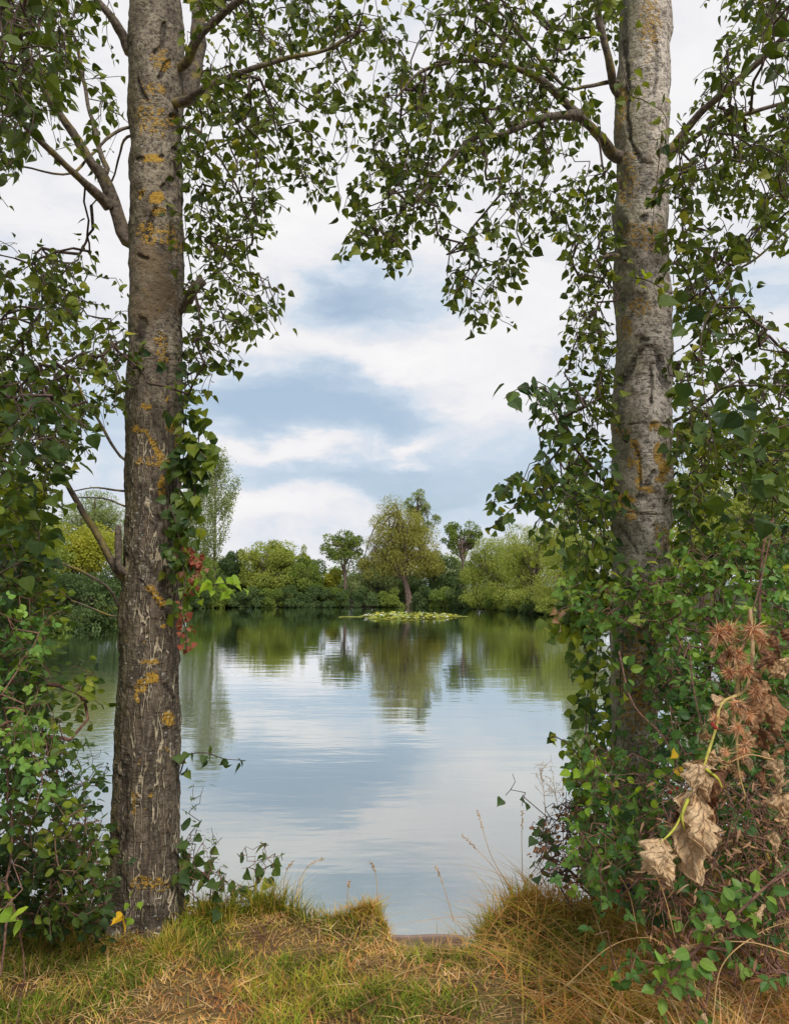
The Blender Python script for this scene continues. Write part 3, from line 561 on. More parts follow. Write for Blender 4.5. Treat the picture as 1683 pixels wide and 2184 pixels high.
for ring, (m_, l, e) in enumerate([(9, .085, .35), (7, .07, .8), (5, .05, 1.2)]):
    for q in range(m_):
        t_ = 2 * math.pi * (q + ring * .5) / m_; d = np.array([math.cos(t_) * math.cos(e), math.sin(t_) * math.cos(e), math.sin(e)]); w = np.array([-math.sin(t_), math.cos(t_), 0]) * l * .28
        bag.add(np.array([d * .01, d * l * .55 + w, d * l * 1.1, d * l * .55 - w]) + (0, 0, .01), np.array([[0, 1, 2, 3]]), rng.random())
f0 = bag.obj('lily_flower', M['petal'], None, False); fl = f0
for q in range(96):
    o = f0 if q == 0 else f0.copy(); 
    if q: C.objects.link(o)
    o.parent = LP; a = rng.uniform(0, 6.28); r = rng.random() ** .5; o.location = (math.cos(a) * r * 2.8, math.sin(a) * r * 5.0, rng.uniform(.04, .12)); o.rotation_euler = (rng.uniform(-.3, .3), rng.uniform(-.3, .3), a); o.scale = (1.15,) * 3

# ------------------------------------------------------------------ board at the gap in the bank
m, nt, out = new_mat('weathered_board'); ob = N(nt, 'ShaderNodeTexCoord').outputs['Object']; n_ = noi(nt, ob, (3, 40, 40), 1.0, 4.0, .6)
nt.links.new(N(nt, 'ShaderNodeBsdfPrincipled', {'Base Color': mix(nt, n_, (.12, .07, .055), (.34, .24, .19)), 'Roughness': .85, 'Normal': N(nt, 'ShaderNodeBump', {'Height': n_, 'Strength': .5, 'Distance': .004}).outputs[0]}).outputs[0], out.inputs[0])
import bmesh
def box(name, x0, x1, y0, y1, z0, z1, mat, parent=None, bev=.004):
    bm = bmesh.new(); bmesh.ops.create_cube(bm, size=1.0)
    bmesh.ops.subdivide_edges(bm, edges=[e for e in bm.edges if abs((e.verts[0].co - e.verts[1].co).x) > .5], cuts=12)
    for v in bm.verts: v.co = Vector(((v.co.x + .5) * (x1 - x0) + x0, (v.co.y + .5) * (y1 - y0) + y0, (v.co.z + .5) * (z1 - z0) + z0 + .003 * math.sin(v.co.x * 9)))
    bmesh.ops.bevel(bm, geom=[e for e in bm.edges if e.calc_face_angle(0) > 1], offset=bev, segments=2, affect='EDGES')
    me = bpy.data.meshes.new(name); 
    if parent: bmesh.ops.translate(bm, verts=bm.verts, vec=-Vector(parent.location))
    bm.to_mesh(me); bm.free(); me.materials.append(mat); o = bpy.data.objects.new(name, me); C.objects.link(o); o.parent = parent; return o
bw = W(915, 1988, 3.66); BD = thing('edging_board', 'weathered plank on edge holding the bank at the gap in the grass', 'board', (bw[0], 3.66, 0))
box('plank', bw[0] - .24, bw[0] + .17, 3.655, 3.69, -.30, float(bw[2]) - .022, m, BD)
for q in (-.16, .10): box('stake', bw[0] + q - .02, bw[0] + q + .02, 3.695, 3.735, -.75, -.10, m, BD)
# ------------------------------------------------------------------ the two big poplars
def trunk(parent, rows, Y, mat, marks, seed, fiss=0.0, shade=-1, ztop=9.5):
    rng = np.random.default_rng(seed); rows = sorted(rows, key=lambda q: -q[0])
    zs = []; cx = []; rr = []
    for y, xl, xr in rows:
        a = W(xl, y, Y); b = W(xr, y, Y); zs.append(a[2]); cx.append((a[0] + b[0]) / 2); rr.append((b[0] - a[0]) / 2 * .985)
    zs, cx, rr = map(np.array, (zs, cx, rr))
    g0 = float(ground_h(np.array([cx[0]]), np.array([Y]))[0])
    za = np.concatenate([[g0 - .35], zs, [ztop]]); ca = np.concatenate([[cx[0]], cx, [cx[-1] + (cx[-1] - cx[0]) * .8]]); ra = np.concatenate([[rr[0] * 1.15], rr, [rr[-1] * .45]])
    z = np.concatenate([np.arange(za[0], 5.0, .0075), np.arange(5.0, ztop, .06)]); ns = 144
    def sm(v):
        w = np.interp(z, za, v); k = np.hanning(25); k /= k.sum(); return np.convolve(np.pad(w, 12, 'edge'), k, 'valid')
    c, r = sm(ca), sm(ra); th = np.linspace(0, 2 * np.pi, ns, endpoint=False)
    TH, Zg = np.meshgrid(th, z); rg = np.repeat(r[:, None], ns, 1); co, si = np.cos(TH), np.sin(TH)
    q = np.stack([co * .16, si * .16, Zg], -1)
    d = .020 * fbm(q * 6, seed, 4) + .014 * fbm(q * np.array([2.5, 2.5, 5]), seed + 40, 2) * np.where(Zg > 5, .5, 1) + .006 * fbm(q * np.array([60, 60, 40]), seed + 9, 2)
    if fiss:
        low = np.clip((2.9 - Zg) / 1.2, 0, 1); d = d + fiss * low * (np.abs(vn(q * np.array([55, 55, 5]) + fbm(q * 6, 4, 2)[..., None] * 2, seed + 4)) * 2 - .5)
    flare = np.clip((g0 + .42 - Zg) / .42, 0, 1) ** 2; d = d + flare * .045 * (np.cos(TH * 5 + seed) + .5 * np.cos(TH * 8 + 1))
    x0 = c[:, None] + (rg + d) * co; y0 = Y + (rg + d) * si; P = np.stack([x0, y0, Zg], -1)
    # marks that sit on the front of the bark
    dx, dy = toD(P); front = np.clip(-si * 4, 0, 1); mk = np.zeros(P.shape[:2] + (4,))
    nz = fbm(q * 16, seed + 30, 3)
    def put(ch, x, y, rx, ry, s=1.0, ring=False):
        e = np.sqrt(((dx - x) / rx) ** 2 + ((dy - y) / ry) ** 2) + nz * .9
        v = np.clip((1.15 - e) / .4, 0, 1) if not ring else np.clip(1 - np.abs(e - .85) / .3, 0, 1)
        mk[..., ch] = np.maximum(mk[..., ch], v * s * front)
    def line(ch, pts, w, s=1.0):
        e = np.full(dx.shape, 1e9)
        for a, b in zip(pts[:-1], pts[1:]):
            a = np.array(a, float); b = np.array(b, float); v = b - a; t = np.clip(((dx - a[0]) * v[0] + (dy - a[1]) * v[1]) / (v @ v), 0, 1)
            e = np.minimum(e, np.hypot(dx - a[0] - t * v[0], dy - a[1] - t * v[1]))
        e = e / w + nz * 1.3
        mk[..., ch] = np.maximum(mk[..., ch], np.clip((1.2 - e) / .6, 0, 1) * s * front)
    for k in marks:
        (line if k[0] == 'L' else put)(*k[1:])
    for _ in range(16):    # the far side has its own
        t0, z0 = rng.uniform(.1, 3.0), rng.uniform(.2, 5)
        e = np.hypot((TH - t0) * .15 / .04, (Zg - z0) / rng.uniform(.03, .1)) + nz; mk[..., rng.choice([0, 0, 1])] += np.clip(1.1 - e, 0, 1) * (si > 0)
    mk = np.clip(mk, 0, 1)
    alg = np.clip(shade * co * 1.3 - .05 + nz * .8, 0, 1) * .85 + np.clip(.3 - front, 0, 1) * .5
    d2 = .012 * mk[..., 1:2] * np.stack([-co, -si, 0 * co], -1); P = P + d2
    n = len(z); i = np.arange(n - 1)[:, None] * ns; j = np.arange(ns)[None]; j2 = (j + 1) % ns
    Q = np.stack([i + j, i + j2, i + ns + j2, i + ns + j], -1).reshape(-1, 4)
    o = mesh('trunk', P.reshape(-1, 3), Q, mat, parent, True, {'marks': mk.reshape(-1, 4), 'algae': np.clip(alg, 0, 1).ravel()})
    return (lambda zz: np.array([np.interp(zz, z, c), Y, zz])), (lambda zz: float(np.interp(zz, z, r)))
def limb(parent, pts, r0, r1, seed, bury=None, name='limb', mat='limb', ns=12):
    """pts: (x, y, distance)"""
    P = np.array([W(x, y, Y) for x, y, Y in pts]); 
    if bury is not None: P = np.concatenate([[bury], P])
    n = max(8, int(np.linalg.norm(np.diff(P, axis=0), axis=1).sum() / .035)); L = smooth_line(P, n)
    L[1:] += fbm(L[1:] * 5, seed, 2)[:, None] * .03
    t = np.linspace(0, 1, n); r = (r0 + (r1 - r0) * t ** .8) * (1 + .35 * np.exp(-t * n * .035 / .06))
    V, Q, tri = tube(L, r, ns, True, .18, seed); mesh(name, V, [Q, tri], M[mat], parent)
    return L
YL, YR = 3.82, 4.25
TL = thing('poplar_tree', 'thick grey-brown poplar with pale upright bark seams, left of the pond view', 'tree', (*W(300, 1985, YL)[:2], 0))
rows = [(1990, 214, 384), (1950, 222, 380), (1900, 230, 378), (1800, 236, 379), (1700, 242, 381), (1600, 245, 382), (1500, 250, 383), (1400, 254, 382), (1300, 258, 383), (1200, 264, 385), (1100, 268, 385), (1000, 270, 386), (900, 271, 387), (800, 273, 388), (700, 276, 389), (640, 276, 392), (560, 274, 391), (500, 278, 388), (420, 280, 386), (250, 279, 388), (200, 277, 391), (100, 277, 388), (0, 280, 386)]
mkL = [('B', 0, 328, 337, 22, 9), ('B', 0, 332, 422, 20, 13), ('B', 0, 338, 452, 15, 12, .8), ('B', 0, 300, 412, 12, 14, .55), ('B', 0, 345, 235, 10, 8, .7), ('B', 0, 342, 262, 12, 9, .7), ('B', 0, 330, 190, 30, 14, .45), ('B', 0, 345, 120, 22, 30, .4), ('B', 0, 325, 250, 40, 40, .3), ('B', 0, 350, 500, 30, 26, .45), ('B', 0, 310, 490, 20, 20, .4), ('B', 0, 380, 530, 10, 14, .6),
       ('B', 0, 345, 740, 16, 30, .5), ('L', 0, [(290, 912), (312, 920), (330, 955), (350, 985)], 8, .85), ('B', 0, 365, 915, 10, 12, .8), ('B', 0, 378, 945, 6, 26, .7), ('B', 0, 330, 985, 36, 10, .45), ('B', 0, 345, 1040, 8, 20, .8), ('B', 0, 357, 850, 6, 6, .8), ('B', 0, 310, 867, 12, 6, .7),
       ('L', 0, [(318, 1255), (345, 1285)], 7, .8), ('B', 0, 348, 1336, 6, 7, .9), ('B', 0, 326, 1412, 26, 8, .8), ('B', 0, 327, 1445, 16, 20, 1.0), ('B', 2, 326, 1438, 5, 12, .9), ('B', 0, 303, 1465, 14, 14, .75), ('B', 0, 292, 1490, 6, 14, .7), ('B', 0, 362, 1533, 14, 14, .95), ('B', 0, 288, 1695, 9, 9, .75), ('B', 0, 322, 1697, 6, 5, .8), ('B', 0, 286, 1720, 5, 22, .5), ('B', 0, 310, 1880, 36, 14, .5), ('B', 0, 345, 1890, 16, 10, .5), ('B', 0, 350, 1600, 12, 5, .4),
       ('B', 2, 322, 560, 42, 40, .9), ('B', 2, 330, 630, 50, 60, .95), ('B', 2, 300, 690, 16, 20, .6), ('B', 3, 325, 300, 36, 110, .8), ('B', 3, 322, 395, 30, 30, .7), ('B', 3, 328, 490, 14, 28, .9), ('B', 3, 325, 1490, 22, 12, .9), ('B', 3, 330, 120, 30, 60, .5),
       ('L', 1, [(293, 170), (300, 195), (312, 212)], 4.5, .95), ('L', 1, [(362, 128), (340, 165)], 5, .95), ('L', 1, [(350, 50), (344, 100), (330, 110)], 6, .8), ('L', 1, [(332, 445), (322, 470), (315, 505)], 7, .95), ('L', 1, [(362, 440), (368, 480), (366, 515)], 5, .8), ('L', 1, [(295, 545), (312, 552)], 5, .9), ('L', 1, [(300, 690), (296, 720)], 11, .8),
       ('B', 1, 366, 247, 8, 7, .9), ('B', 1, 372, 320, 7, 12, .8), ('B', 1, 352, 400, 10, 7, .85), ('B', 1, 362, 386, 7, 6, .9), ('B', 1, 298, 338, 9, 6, .7), ('B', 1, 345, 333, 7, 4, .9), ('B', 1, 372, 258, 9, 7, .8), ('B', 0, 368, 255, 16, 14, .5), ('B', 1, 300, 415, 6, 8, .7), ('L', 1, [(355, 720), (362, 900)], 4, .5), ('L', 1, [(268, 1620), (258, 1800), (240, 1950)], 9, .6), ('L', 1, [(300, 1240), (345, 1300)], 3, .7), ('L', 1, [(350, 1460), (372, 1490), (380, 1540)], 5, .75), ('B', 1, 330, 1960, 40, 26, .55), ('B', 1, 255, 1900, 14, 60, .6), ('L', 1, [(338, 1070), (352, 1100)], 4, .6)]
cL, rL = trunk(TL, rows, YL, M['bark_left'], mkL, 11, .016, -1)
rows = [(1850, 1296, 1408), (1700, 1300, 1402), (1500, 1304, 1402), (1300, 1305, 1424), (1150, 1304, 1430), (1000, 1305, 1431), (850, 1308, 1432), (700, 1311, 1430), (600, 1310, 1428), (500, 1310, 1425), (300, 1314, 1426), (100, 1318, 1428), (0, 1323, 1430)]
mkR = [('B', 0, 1404, 968, 9, 22, 1.0), ('B', 0, 1415, 1000, 12, 14, 1.0), ('B', 0, 1408, 1022, 14, 8, .8), ('B', 0, 1352, 945, 9, 10, .85), ('B', 0, 1344, 985, 8, 12, .8), ('L', 0, [(1358, 950), (1364, 1010), (1360, 1040)], 7, .6), ('B', 0, 1325, 1062, 26, 12, .9), ('B', 0, 1322, 1085, 20, 22, .5), ('B', 0, 1345, 1100, 12, 12, .6), ('B', 0, 1378, 1045, 26, 8, .7), ('B', 0, 1395, 907, 13, 11, .7), ('B', 0, 1415, 1150, 18, 30, .4), ('B', 0, 1330, 920, 20, 12, .4), ('B', 0, 1330, 700, 20, 26, .4), ('B', 0, 1370, 655, 30, 16, .35), ('B', 0, 1385, 60, 26, 60, .35), ('B', 0, 1360, 1450, 40, 120, .4), ('B', 0, 1320, 230, 14, 60, .4),
       ('B', 3, 1392, 820, 36, 60, 1.0), ('B', 3, 1390, 900, 34, 60, .9), ('B', 3, 1390, 1110, 34, 60, .8), ('B', 3, 1345, 330, 22, 60, .6), ('B', 3, 1380, 450, 40, 40, .6), ('B', 3, 1400, 150, 26, 80, .5), ('B', 2, 1384, 560, 60, 10, .15),
       ('B', 1, 1335, 938, 6, 8, 1.0), ('B', 1, 1393, 907, 5, 5, .9), ('L', 1, [(1375, 735), (1358, 760), (1342, 790), (1322, 815)], 9, .85), ('L', 1, [(1375, 735), (1400, 745), (1408, 790), (1422, 820)], 8, .8), ('B', 1, 1372, 725, 22, 12, .9), ('L', 1, [(1386, 776), (1390, 800), (1391, 840), (1388, 860)], 2.6, .9), ('L', 1, [(1382, 774), (1396, 776)], 2.2, .8), ('L', 1, [(1352, 950), (1364, 980), (1364, 1035), (1362, 1060)], 3.5, .8), ('L', 1, [(1362, 1060), (1376, 1062)], 7, .6), ('L', 1, [(1395, 1005), (1378, 1035)], 5, .8), ('B', 1, 1412, 1012, 4, 4, .9),
       ('L', 1, [(1332, 90), (1338, 170), (1336, 250), (1346, 305), (1368, 345)], 5.5, .85), ('L', 1, [(1368, 345), (1392, 350)], 4, .7), ('L', 1, [(1395, 60), (1402, 130), (1396, 200)], 4, .6), ('B', 1, 1372, 465, 12, 9, .9), ('L', 1, [(1340, 1440), (1380, 1520)], 12, .5), ('B', 1, 1370, 1380, 36, 60, .35)]
TR = thing('poplar_tree', 'pale-barked poplar with a dark knot hole, rising out of the right hand brambles', 'tree', (*W(1355, 1851, YR)[:2], 0))
mkR += [('B', 1, 1368, 560, 60, 45, .42), ('B', 1, 1325, 520, 16, 60, .5), ('B', 1, 1335, 400, 12, 40, .5), ('B', 1, 1405, 420, 12, 30, .5), ('B', 1, 1350, 640, 26, 16, .45), ('B', 0, 1375, 500, 50, 30, .35), ('B', 0, 1340, 380, 20, 60, .35), ('B', 1, 1322, 880, 10, 60, .4), ('B', 1, 1330, 60, 10, 50, .5), ('L', 1, [(1412, 900), (1418, 980)], 4, .4), ('L', 1, [(1322, 1120), (1360, 1180)], 4, .5), ('L', 1, [(1350, 1085), (1372, 1110)], 5, .5), ('B', 1, 1405, 1140, 12, 22, .45), ('L', 1, [(1320, 905), (1424, 902)], 1.6, .7), ('L', 1, [(1312, 1090), (1420, 1100)], 1.4, .6)]
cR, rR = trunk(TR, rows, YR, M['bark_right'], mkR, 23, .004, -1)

LB = []   # wood of the left tree from which twigs grow
def lim(T, store, pts, r0, r1, seed, c=None, Y=None):
    b = None
    if c is not None:
        z = W(pts[0][0], pts[0][1], Y)[2] - .03; b = c(z); 
    L = limb(T, pts, r0, r1, seed, b); store.append(L[len(L) // 4:]); return L
lim(TL, LB, [(272, 505, 3.8), (225, 380, 3.7), (200, 345, 3.65), (165, 295, 3.6), (135, 255, 3.55), (105, 205, 3.5), (60, 110, 3.4), (20, 10, 3.3)], .042, .010, 1, cL, YL)
lim(TL, LB, [(232, 440, 3.72), (190, 395, 3.6), (150, 360, 3.5), (100, 310, 3.4), (45, 250, 3.3), (-20, 190, 3.2)], .024, .009, 2)
lim(TL, LB, [(224, 370, 3.7), (205, 300, 3.72), (190, 245, 3.75), (172, 145, 3.8), (150, 60, 3.9), (140, -40, 4.0)], .014, .007, 3)
lim(TL, LB, [(275, 112, 3.8), (255, 70, 3.75), (235, 38, 3.7), (195, -8, 3.65), (140, -90, 3.6)], .036, .016, 4, cL, YL)
lim(TL, LB, [(385, 205, 3.95), (405, 170, 4.0), (420, 120, 4.05), (427, 50, 4.1), (430, -40, 4.2), (440, -200, 4.4)], .075, .030, 5, cL, YL)
lim(TL, LB, [(388, 140, 3.75), (415, 95, 3.65), (450, 52, 3.6), (515, -2, 3.5), (600, -60, 3.4)], .030, .014, 6, cL, YL)
lim(TL, LB, [(392, 216, 3.7), (420, 196, 3.65), (480, 170, 3.6), (550, 143, 3.5), (620, 122, 3.5), (690, 108, 3.5), (760, 70, 3.5)], .024, .007, 7, cL, YL)
lim(TL, LB, [(275, 272, 3.8), (240, 290, 3.75), (200, 330, 3.7), (150, 370, 3.6), (40, 355, 3.5)], .011, .005, 8, cL, YL)
lim(TL, LB, [(390, 272, 3.85), (430, 285, 3.9), (450, 320, 3.95), (490, 380, 4.0), (520, 450, 4.1)], .012, .005, 9, cL, YL)
lim(TL, LB, [(276, 290, 3.85), (255, 330, 3.9), (240, 390, 4.0), (190, 440, 4.1)], .009, .004, 10, cL, YL)
lim(TL, LB, [(262, 1228, 3.78), (235, 1190, 3.72), (190, 1130, 3.65), (165, 1085, 3.6), (145, 1043, 3.55), (108, 968, 3.45), (70, 900, 3.4)], .026, .008, 11, cL, YL)
lim(TL, LB, [(265, 975, 3.8), (230, 930, 3.75), (200, 888, 3.7), (165, 840, 3.65), (130, 780, 3.6)], .009, .005, 12, cL, YL)
lim(TL, LB, [(268, 1046, 3.82), (230, 1042, 3.8), (190, 1042, 3.8), (150, 1050, 3.8)], .007, .003, 13, cL, YL)
lim(TL, LB, [(268, 1082, 3.8), (220, 1062, 3.75), (165, 1062, 3.7)], .007, .003, 14, cL, YL)
lim(TL, LB, [(259, 1300, 3.78), (235, 1265, 3.7), (215, 1243, 3.65), (160, 1215, 3.55), (95, 1196, 3.5)], .010, .005, 15, cL, YL)
lim(TL, LB, [(258, 1310, 3.78), (225, 1305, 3.7), (160, 1275, 3.6)], .007, .004, 16, cL, YL)
limb(TL, [(392, 655, 3.8), (410, 625, 3.72), (428, 600, 3.66)], .034, .024, 17, cL(W(392, 665, YL)[2]), 'branch_stub')
limb(TL, [(262, 1212, 3.72), (256, 1170, 3.70), (254, 1120, 3.68)], .022, .016, 18, cL(W(262, 1225, YL)[2]), 'branch_stub')
RBs = []
lim(TR, RBs, [(1306, 332, 4.2), (1285, 300, 4.1), (1266, 280, 4.05), (1232, 243, 3.95), (1195, 205, 3.9), (1161, 175, 3.85), (1101, 147, 3.8), (1041, 132, 3.75), (966, 132, 3.7), (890, 158, 3.65), (841, 210, 3.6)], .040, .005, 21, cR, YR)
lim(TR, RBs, [(1232, 246, 3.95), (1195, 246, 3.85), (1150, 254, 3.8), (1105, 272, 3.75), (1066, 288, 3.7), (1006, 296, 3.65), (966, 335, 3.6), (916, 395, 3.6), (880, 440, 3.6)], .024, .007, 22)
lim(TR, RBs, [(1312, 200, 4.2), (1300, 150, 4.1), (1291, 100, 4.05), (1271, 0, 4.0), (1260, -80, 4.0)], .028, .016, 23, cR, YR)
lim(TR, RBs, [(1428, 318, 4.3), (1455, 290, 4.3), (1495, 240, 4.2), (1541, 200, 4.1), (1621, 130, 4.0), (1690, 60, 3.9)], .030, .018, 24, cR, YR)
lim(TR, RBs, [(1428, 330, 4.2), (1470, 300, 4.1), (1520, 268, 4.0), (1566, 250, 3.9), (1690, 215, 3.8)], .018, .010, 25, cR, YR)
lim(TR, RBs, [(1306, 1050, 4.2), (1290, 1030, 4.1), (1262, 995, 4.0), (1236, 966, 3.9), (1215, 930, 3.85), (1190, 880, 3.8)], .013, .005, 26, cR, YR)
lim(TR, RBs, [(1308, 175, 4.2), (1250, 185, 4.1), (1200, 180, 4.1), (1100, 60, 4.0), (1000, -30, 3.9)], .014, .007, 27, cR, YR)
lim(TR, RBs, [(1308, 545, 4.2), (1290, 548, 4.1), (1262, 560, 4.0)], .020, .006, 28, cR, YR)
lim(TR, RBs, [(1430, 640, 4.3), (1500, 600, 4.2), (1600, 560, 4.1), (1690, 480, 4.0)], .012, .006, 29, cR, YR)
lim(TR, RBs, [(1432, 900, 4.3), (1500, 860, 4.1), (1560, 822, 3.9), (1690, 828, 3.7)], .012, .006, 30, cR, YR)
limb(TR, [(1430, 800, 4.2), (1442, 785, 4.15), (1447, 775, 4.12)], .03, .014, 31, cR(W(1430, 808, YR)[2]), 'branch_stub', 'limb')

def crown(T, seeds, specs, seed, mat, leaf=(.030, .058), per=1.8, rn=(0, 1), tm=POPLAR, woodmat='twig', gap=-.19, **kw):
    rng = np.random.default_rng(seed); tg = [region(p, n, a, b, rng, thr, cell, seed + k) for k, (p, n, a, b, thr, cell) in enumerate(specs)]
    P, par, tip = grow(np.concatenate(seeds), np.concatenate(tg), rng, **kw)
    wood('branchwork', T, P, par, M[woodmat])
    L, D, Nn = tip_leaves(P, par, tip, rng, per, .55, .8)
    k = fbm(L * 7, seed + 3, 2) + rng.normal(0, .10, len(L)) > gap; L, D, Nn = L[k], D[k], Nn[k]; cl = fbm(L * 2.5, seed, 2) * .5
    leaves('crown', T, L, D, Nn, leaf[0] + (leaf[1] - leaf[0]) * rng.random(len(L)) ** 1.3 * 1.12, tm, mat, np.clip(rng.beta(2, 3, len(L)) * (rn[1] - rn[0]) + rn[0] + cl * .5, 0, 1), rng.uniform(.55, 1.1, len(L)))
    return P, par, tip
T_ = -.12
crown(TL, LB, [
  ([(-60, -80), (170, -80), (170, 100), (130, 200), (60, 260), (0, 400), (-60, 480)], 300, 2.9, 4.6, -0.13, 48),
  ([(170, -60), (276, -60), (276, 330), (170, 420), (110, 330), (160, 150)], 22, 3.2, 4.4, 0.12, 48),
  ([(-60, 500), (100, 520), (200, 500), (272, 560), (272, 830), (200, 860), (-60, 1000)], 330, 3.0, 4.8, -0.05, 48),
  ([(-60, 760), (150, 830), (200, 920), (150, 970), (100, 1010), (-60, 1060)], 160, 2.9, 4.4, -0.23, 48),
  ([(392, -60), (830, -60), (860, 60), (800, 150), (640, 190), (560, 300), (392, 340)], 290, 3.2, 5.0, -0.07, 56),
  ([(430, 150), (640, 170), (600, 300), (580, 420), (540, 560), (600, 600), (590, 640), (500, 700), (400, 740), (392, 300)], 270, 3.2, 4.8, -0.09, 48),
  ([(620, 170), (800, 160), (750, 250), (760, 300), (700, 390), (655, 430), (620, 360)], 55, 3.3, 4.6, 0.02, 40),
  ([(392, 700), (500, 700), (450, 830), (392, 850)], 32, 3.5, 4.1, -0.43, 40),
], 5, M['poplar_leaf'], hang=(.05, .22), sway=.6)
crown(TR, RBs, [
  ([(950, -60), (1310, -60), (1310, 180), (1240, 260), (1100, 200), (980, 130)], 240, 3.2, 5.0, -0.09, 48),
  ([(780, 200), (860, 130), (980, 160), (1160, 210), (1250, 260), (1180, 330), (1060, 400), (960, 480), (860, 540), (745, 540), (740, 420), (790, 330)], 384, 3.2, 4.8, -0.07, 48),
  ([(930, 520), (1100, 440), (1120, 560), (1040, 660), (950, 660)], 56, 3.4, 4.2, -0.03, 32),
  ([(1100, 330), (1200, 420), (1230, 560), (1140, 560), (1080, 450)], 36, 3.4, 4.4, 0.02, 32),
  ([(1215, 330), (1306, 360), (1306, 1010), (1230, 960), (1210, 760)], 192, 3.7, 4.6, -0.18, 40),
  ([(850, 0), (960, 20), (960, 160), (860, 200), (820, 130)], 32, 3.4, 4.2, 0.02, 32),
  ([(1520, -60), (1740, -60), (1740, 330), (1600, 330), (1430, 420), (1440, 300), (1540, 120)], 200, 3.3, 5.2, 0.02, 48),
  ([(1430, 280), (1740, 300), (1740, 480), (1560, 560), (1430, 700)], 230, 3.2, 5.2, -0.05, 48),
  ([(1435, 600), (1540, 600), (1740, 760), (1740, 1000), (1435, 1050)], 290, 3.3, 5.0, -0.13, 48),
], 6, M['poplar_leaf'], hang=(.05, .22), sway=.6)
crown(TL, LB, [([(-90, -80), (150, -80), (140, 120), (90, 250), (20, 380), (-90, 480)], 110, 2.3, 3.0, -.15, 60)], 15, M['poplar_leaf'], (.045, .07), 1.0, rn=(0, .6), hang=(.05, .2))
crown(TL, LB, [([(-90, 700), (60, 720), (150, 860), (140, 960), (-90, 1020)], 60, 2.5, 3.1, -.15, 60)], 17, M['poplar_leaf2'], (.045, .07), 1.0, rn=(0, .7), hang=(.05, .2))
crown(TR, RBs, [([(1560, -80), (1760, -80), (1760, 300), (1650, 200)], 60, 2.4, 3.2, -.15, 60)], 16, M['poplar_leaf'], (.045, .065), 1.0, rn=(0, .7), hang=(.05, .2))
crown(TR, RBs, [([(1050, 1030), (1160, 960), (1306, 960), (1306, 1240), (1220, 1180), (1150, 1090)], 95, 3.6, 4.5, -0.13, 48),
                ([(1130, 800), (1215, 790), (1220, 960), (1140, 930)], 24, 3.6, 4.1, -0.43, 48)], 8, M['poplar_leaf2'], (.05, .07), hang=(.05, .2))
# ------------------------------------------------------------------ thickets
def bush(name, label, cat, specs, seed, mat, tm=OVAL, leaf=(.035, .055), per=1.0, bases=None, Yb=3.6, group=None, rn=(0, 1), woodm='cane', tri=False, loc=None, face=.5, **kw):
    rng = np.random.default_rng(seed); tg = np.concatenate([region(p, n, a, b, rng, thr, cell, seed + k) for k, (p, n, a, b, thr, cell) in enumerate(specs)])
    tg = tg[tg[:, 2] > ground_h(tg[:, 0], tg[:, 1]) + .03]
    seeds = []
    for (x, y) in (bases or []):
        seeds.append((x, y, ground_z(x, y) - .02))
    seeds = np.array(seeds); t = thing(name, label, cat, seeds[0], group)
    P, par, tip = grow(seeds, tg, rng, **({'rise': .15, 'hang': (.03, .12), 'sway': .8, 'twig': .25} | kw))
    wood('stems', t, P, par, M[woodm], rmin=.0014, rpow=.34, rmax=.012)
    L, D, Nn = tip_leaves(P, par, tip, rng, per, down=.25, out=.9, up=.8, jit=.012, face=face)
    sz = rng.uniform(*leaf, len(L)); rr = np.clip(rng.beta(2, 3, len(L)) * (rn[1] - rn[0]) + rn[0] + fbm(L * 3, seed, 2) * .6, 0, 1)
    if tri:   # three leaflets
        D = nrm(D); X = nrm(np.cross(D, Nn)); L = np.concatenate([L + D * sz[:, None] * .2, L, L]); D, Nn = np.concatenate([D, nrm(D * .25 + X), nrm(D * .25 - X)]), np.concatenate([Nn, Nn, Nn]); rr = np.tile(rr, 3); sz = np.concatenate([sz, sz * .85, sz * .85])
    leaves('foliage', t, L, D, Nn, sz, tm, M[mat], rr, rng.uniform(.85, 1.2, len(L)))
    return t
def gx_(x, y, Y): return float(W(x, y, Y)[0])
# left of the thick trunk
bush('poplar_sapling', 'dark leaved poplar suckers crowding the left edge below the crown', 'shrub', [([(-90, 960), (110, 980), (110, 1080), (80, 1180), (50, 1260), (-90, 1300)], 230, 2.8, 4.2, -.2, 60)], 201, 'thicket_leaf', POPLAR, (.045, .068), 1.6, [(-1.9, 3.6), (-1.7, 3.9), (-2.1, 3.3)], woodm='twig')
bush('bramble_bush', 'yellow green leafy thicket at the left edge above the dark lower bush', 'bush', [([(-90, 1200), (70, 1180), (150, 1290), (120, 1340), (90, 1400), (-90, 1480)], 270, 2.9, 4.2, -.3, 60), ([(100, 1380), (200, 1400), (240, 1480), (225, 1540), (170, 1600), (90, 1600)], 36, 3.1, 3.9, -.05, 45)], 202, 'thicket_leaf', OVAL, (.032, .052), 2.2, [(-1.8, 3.4), (-1.6, 3.7), (-1.4, 3.8), (-2.1, 3.3)], rn=(.0, .8))
bush('bramble_bush', 'dense green brambles filling the left edge beside the thick trunk', 'bush', [([(-90, 1430), (90, 1430), (130, 1600), (215, 1720), (230, 1850), (-90, 1900)], 470, 2.9, 4.0, -.4, 60), ([(-90, 1780), (225, 1780), (225, 1965), (-90, 1965)], 360, 3.1, 3.95, -.4, 60)], 203, 'thicket_leaf', OVAL, (.028, .045), 2.6, [(-1.7, 3.3), (-1.4, 3.6), (-1.2, 3.7), (-2.0, 3.2), (-1.1, 3.85)], rn=(0, .6))
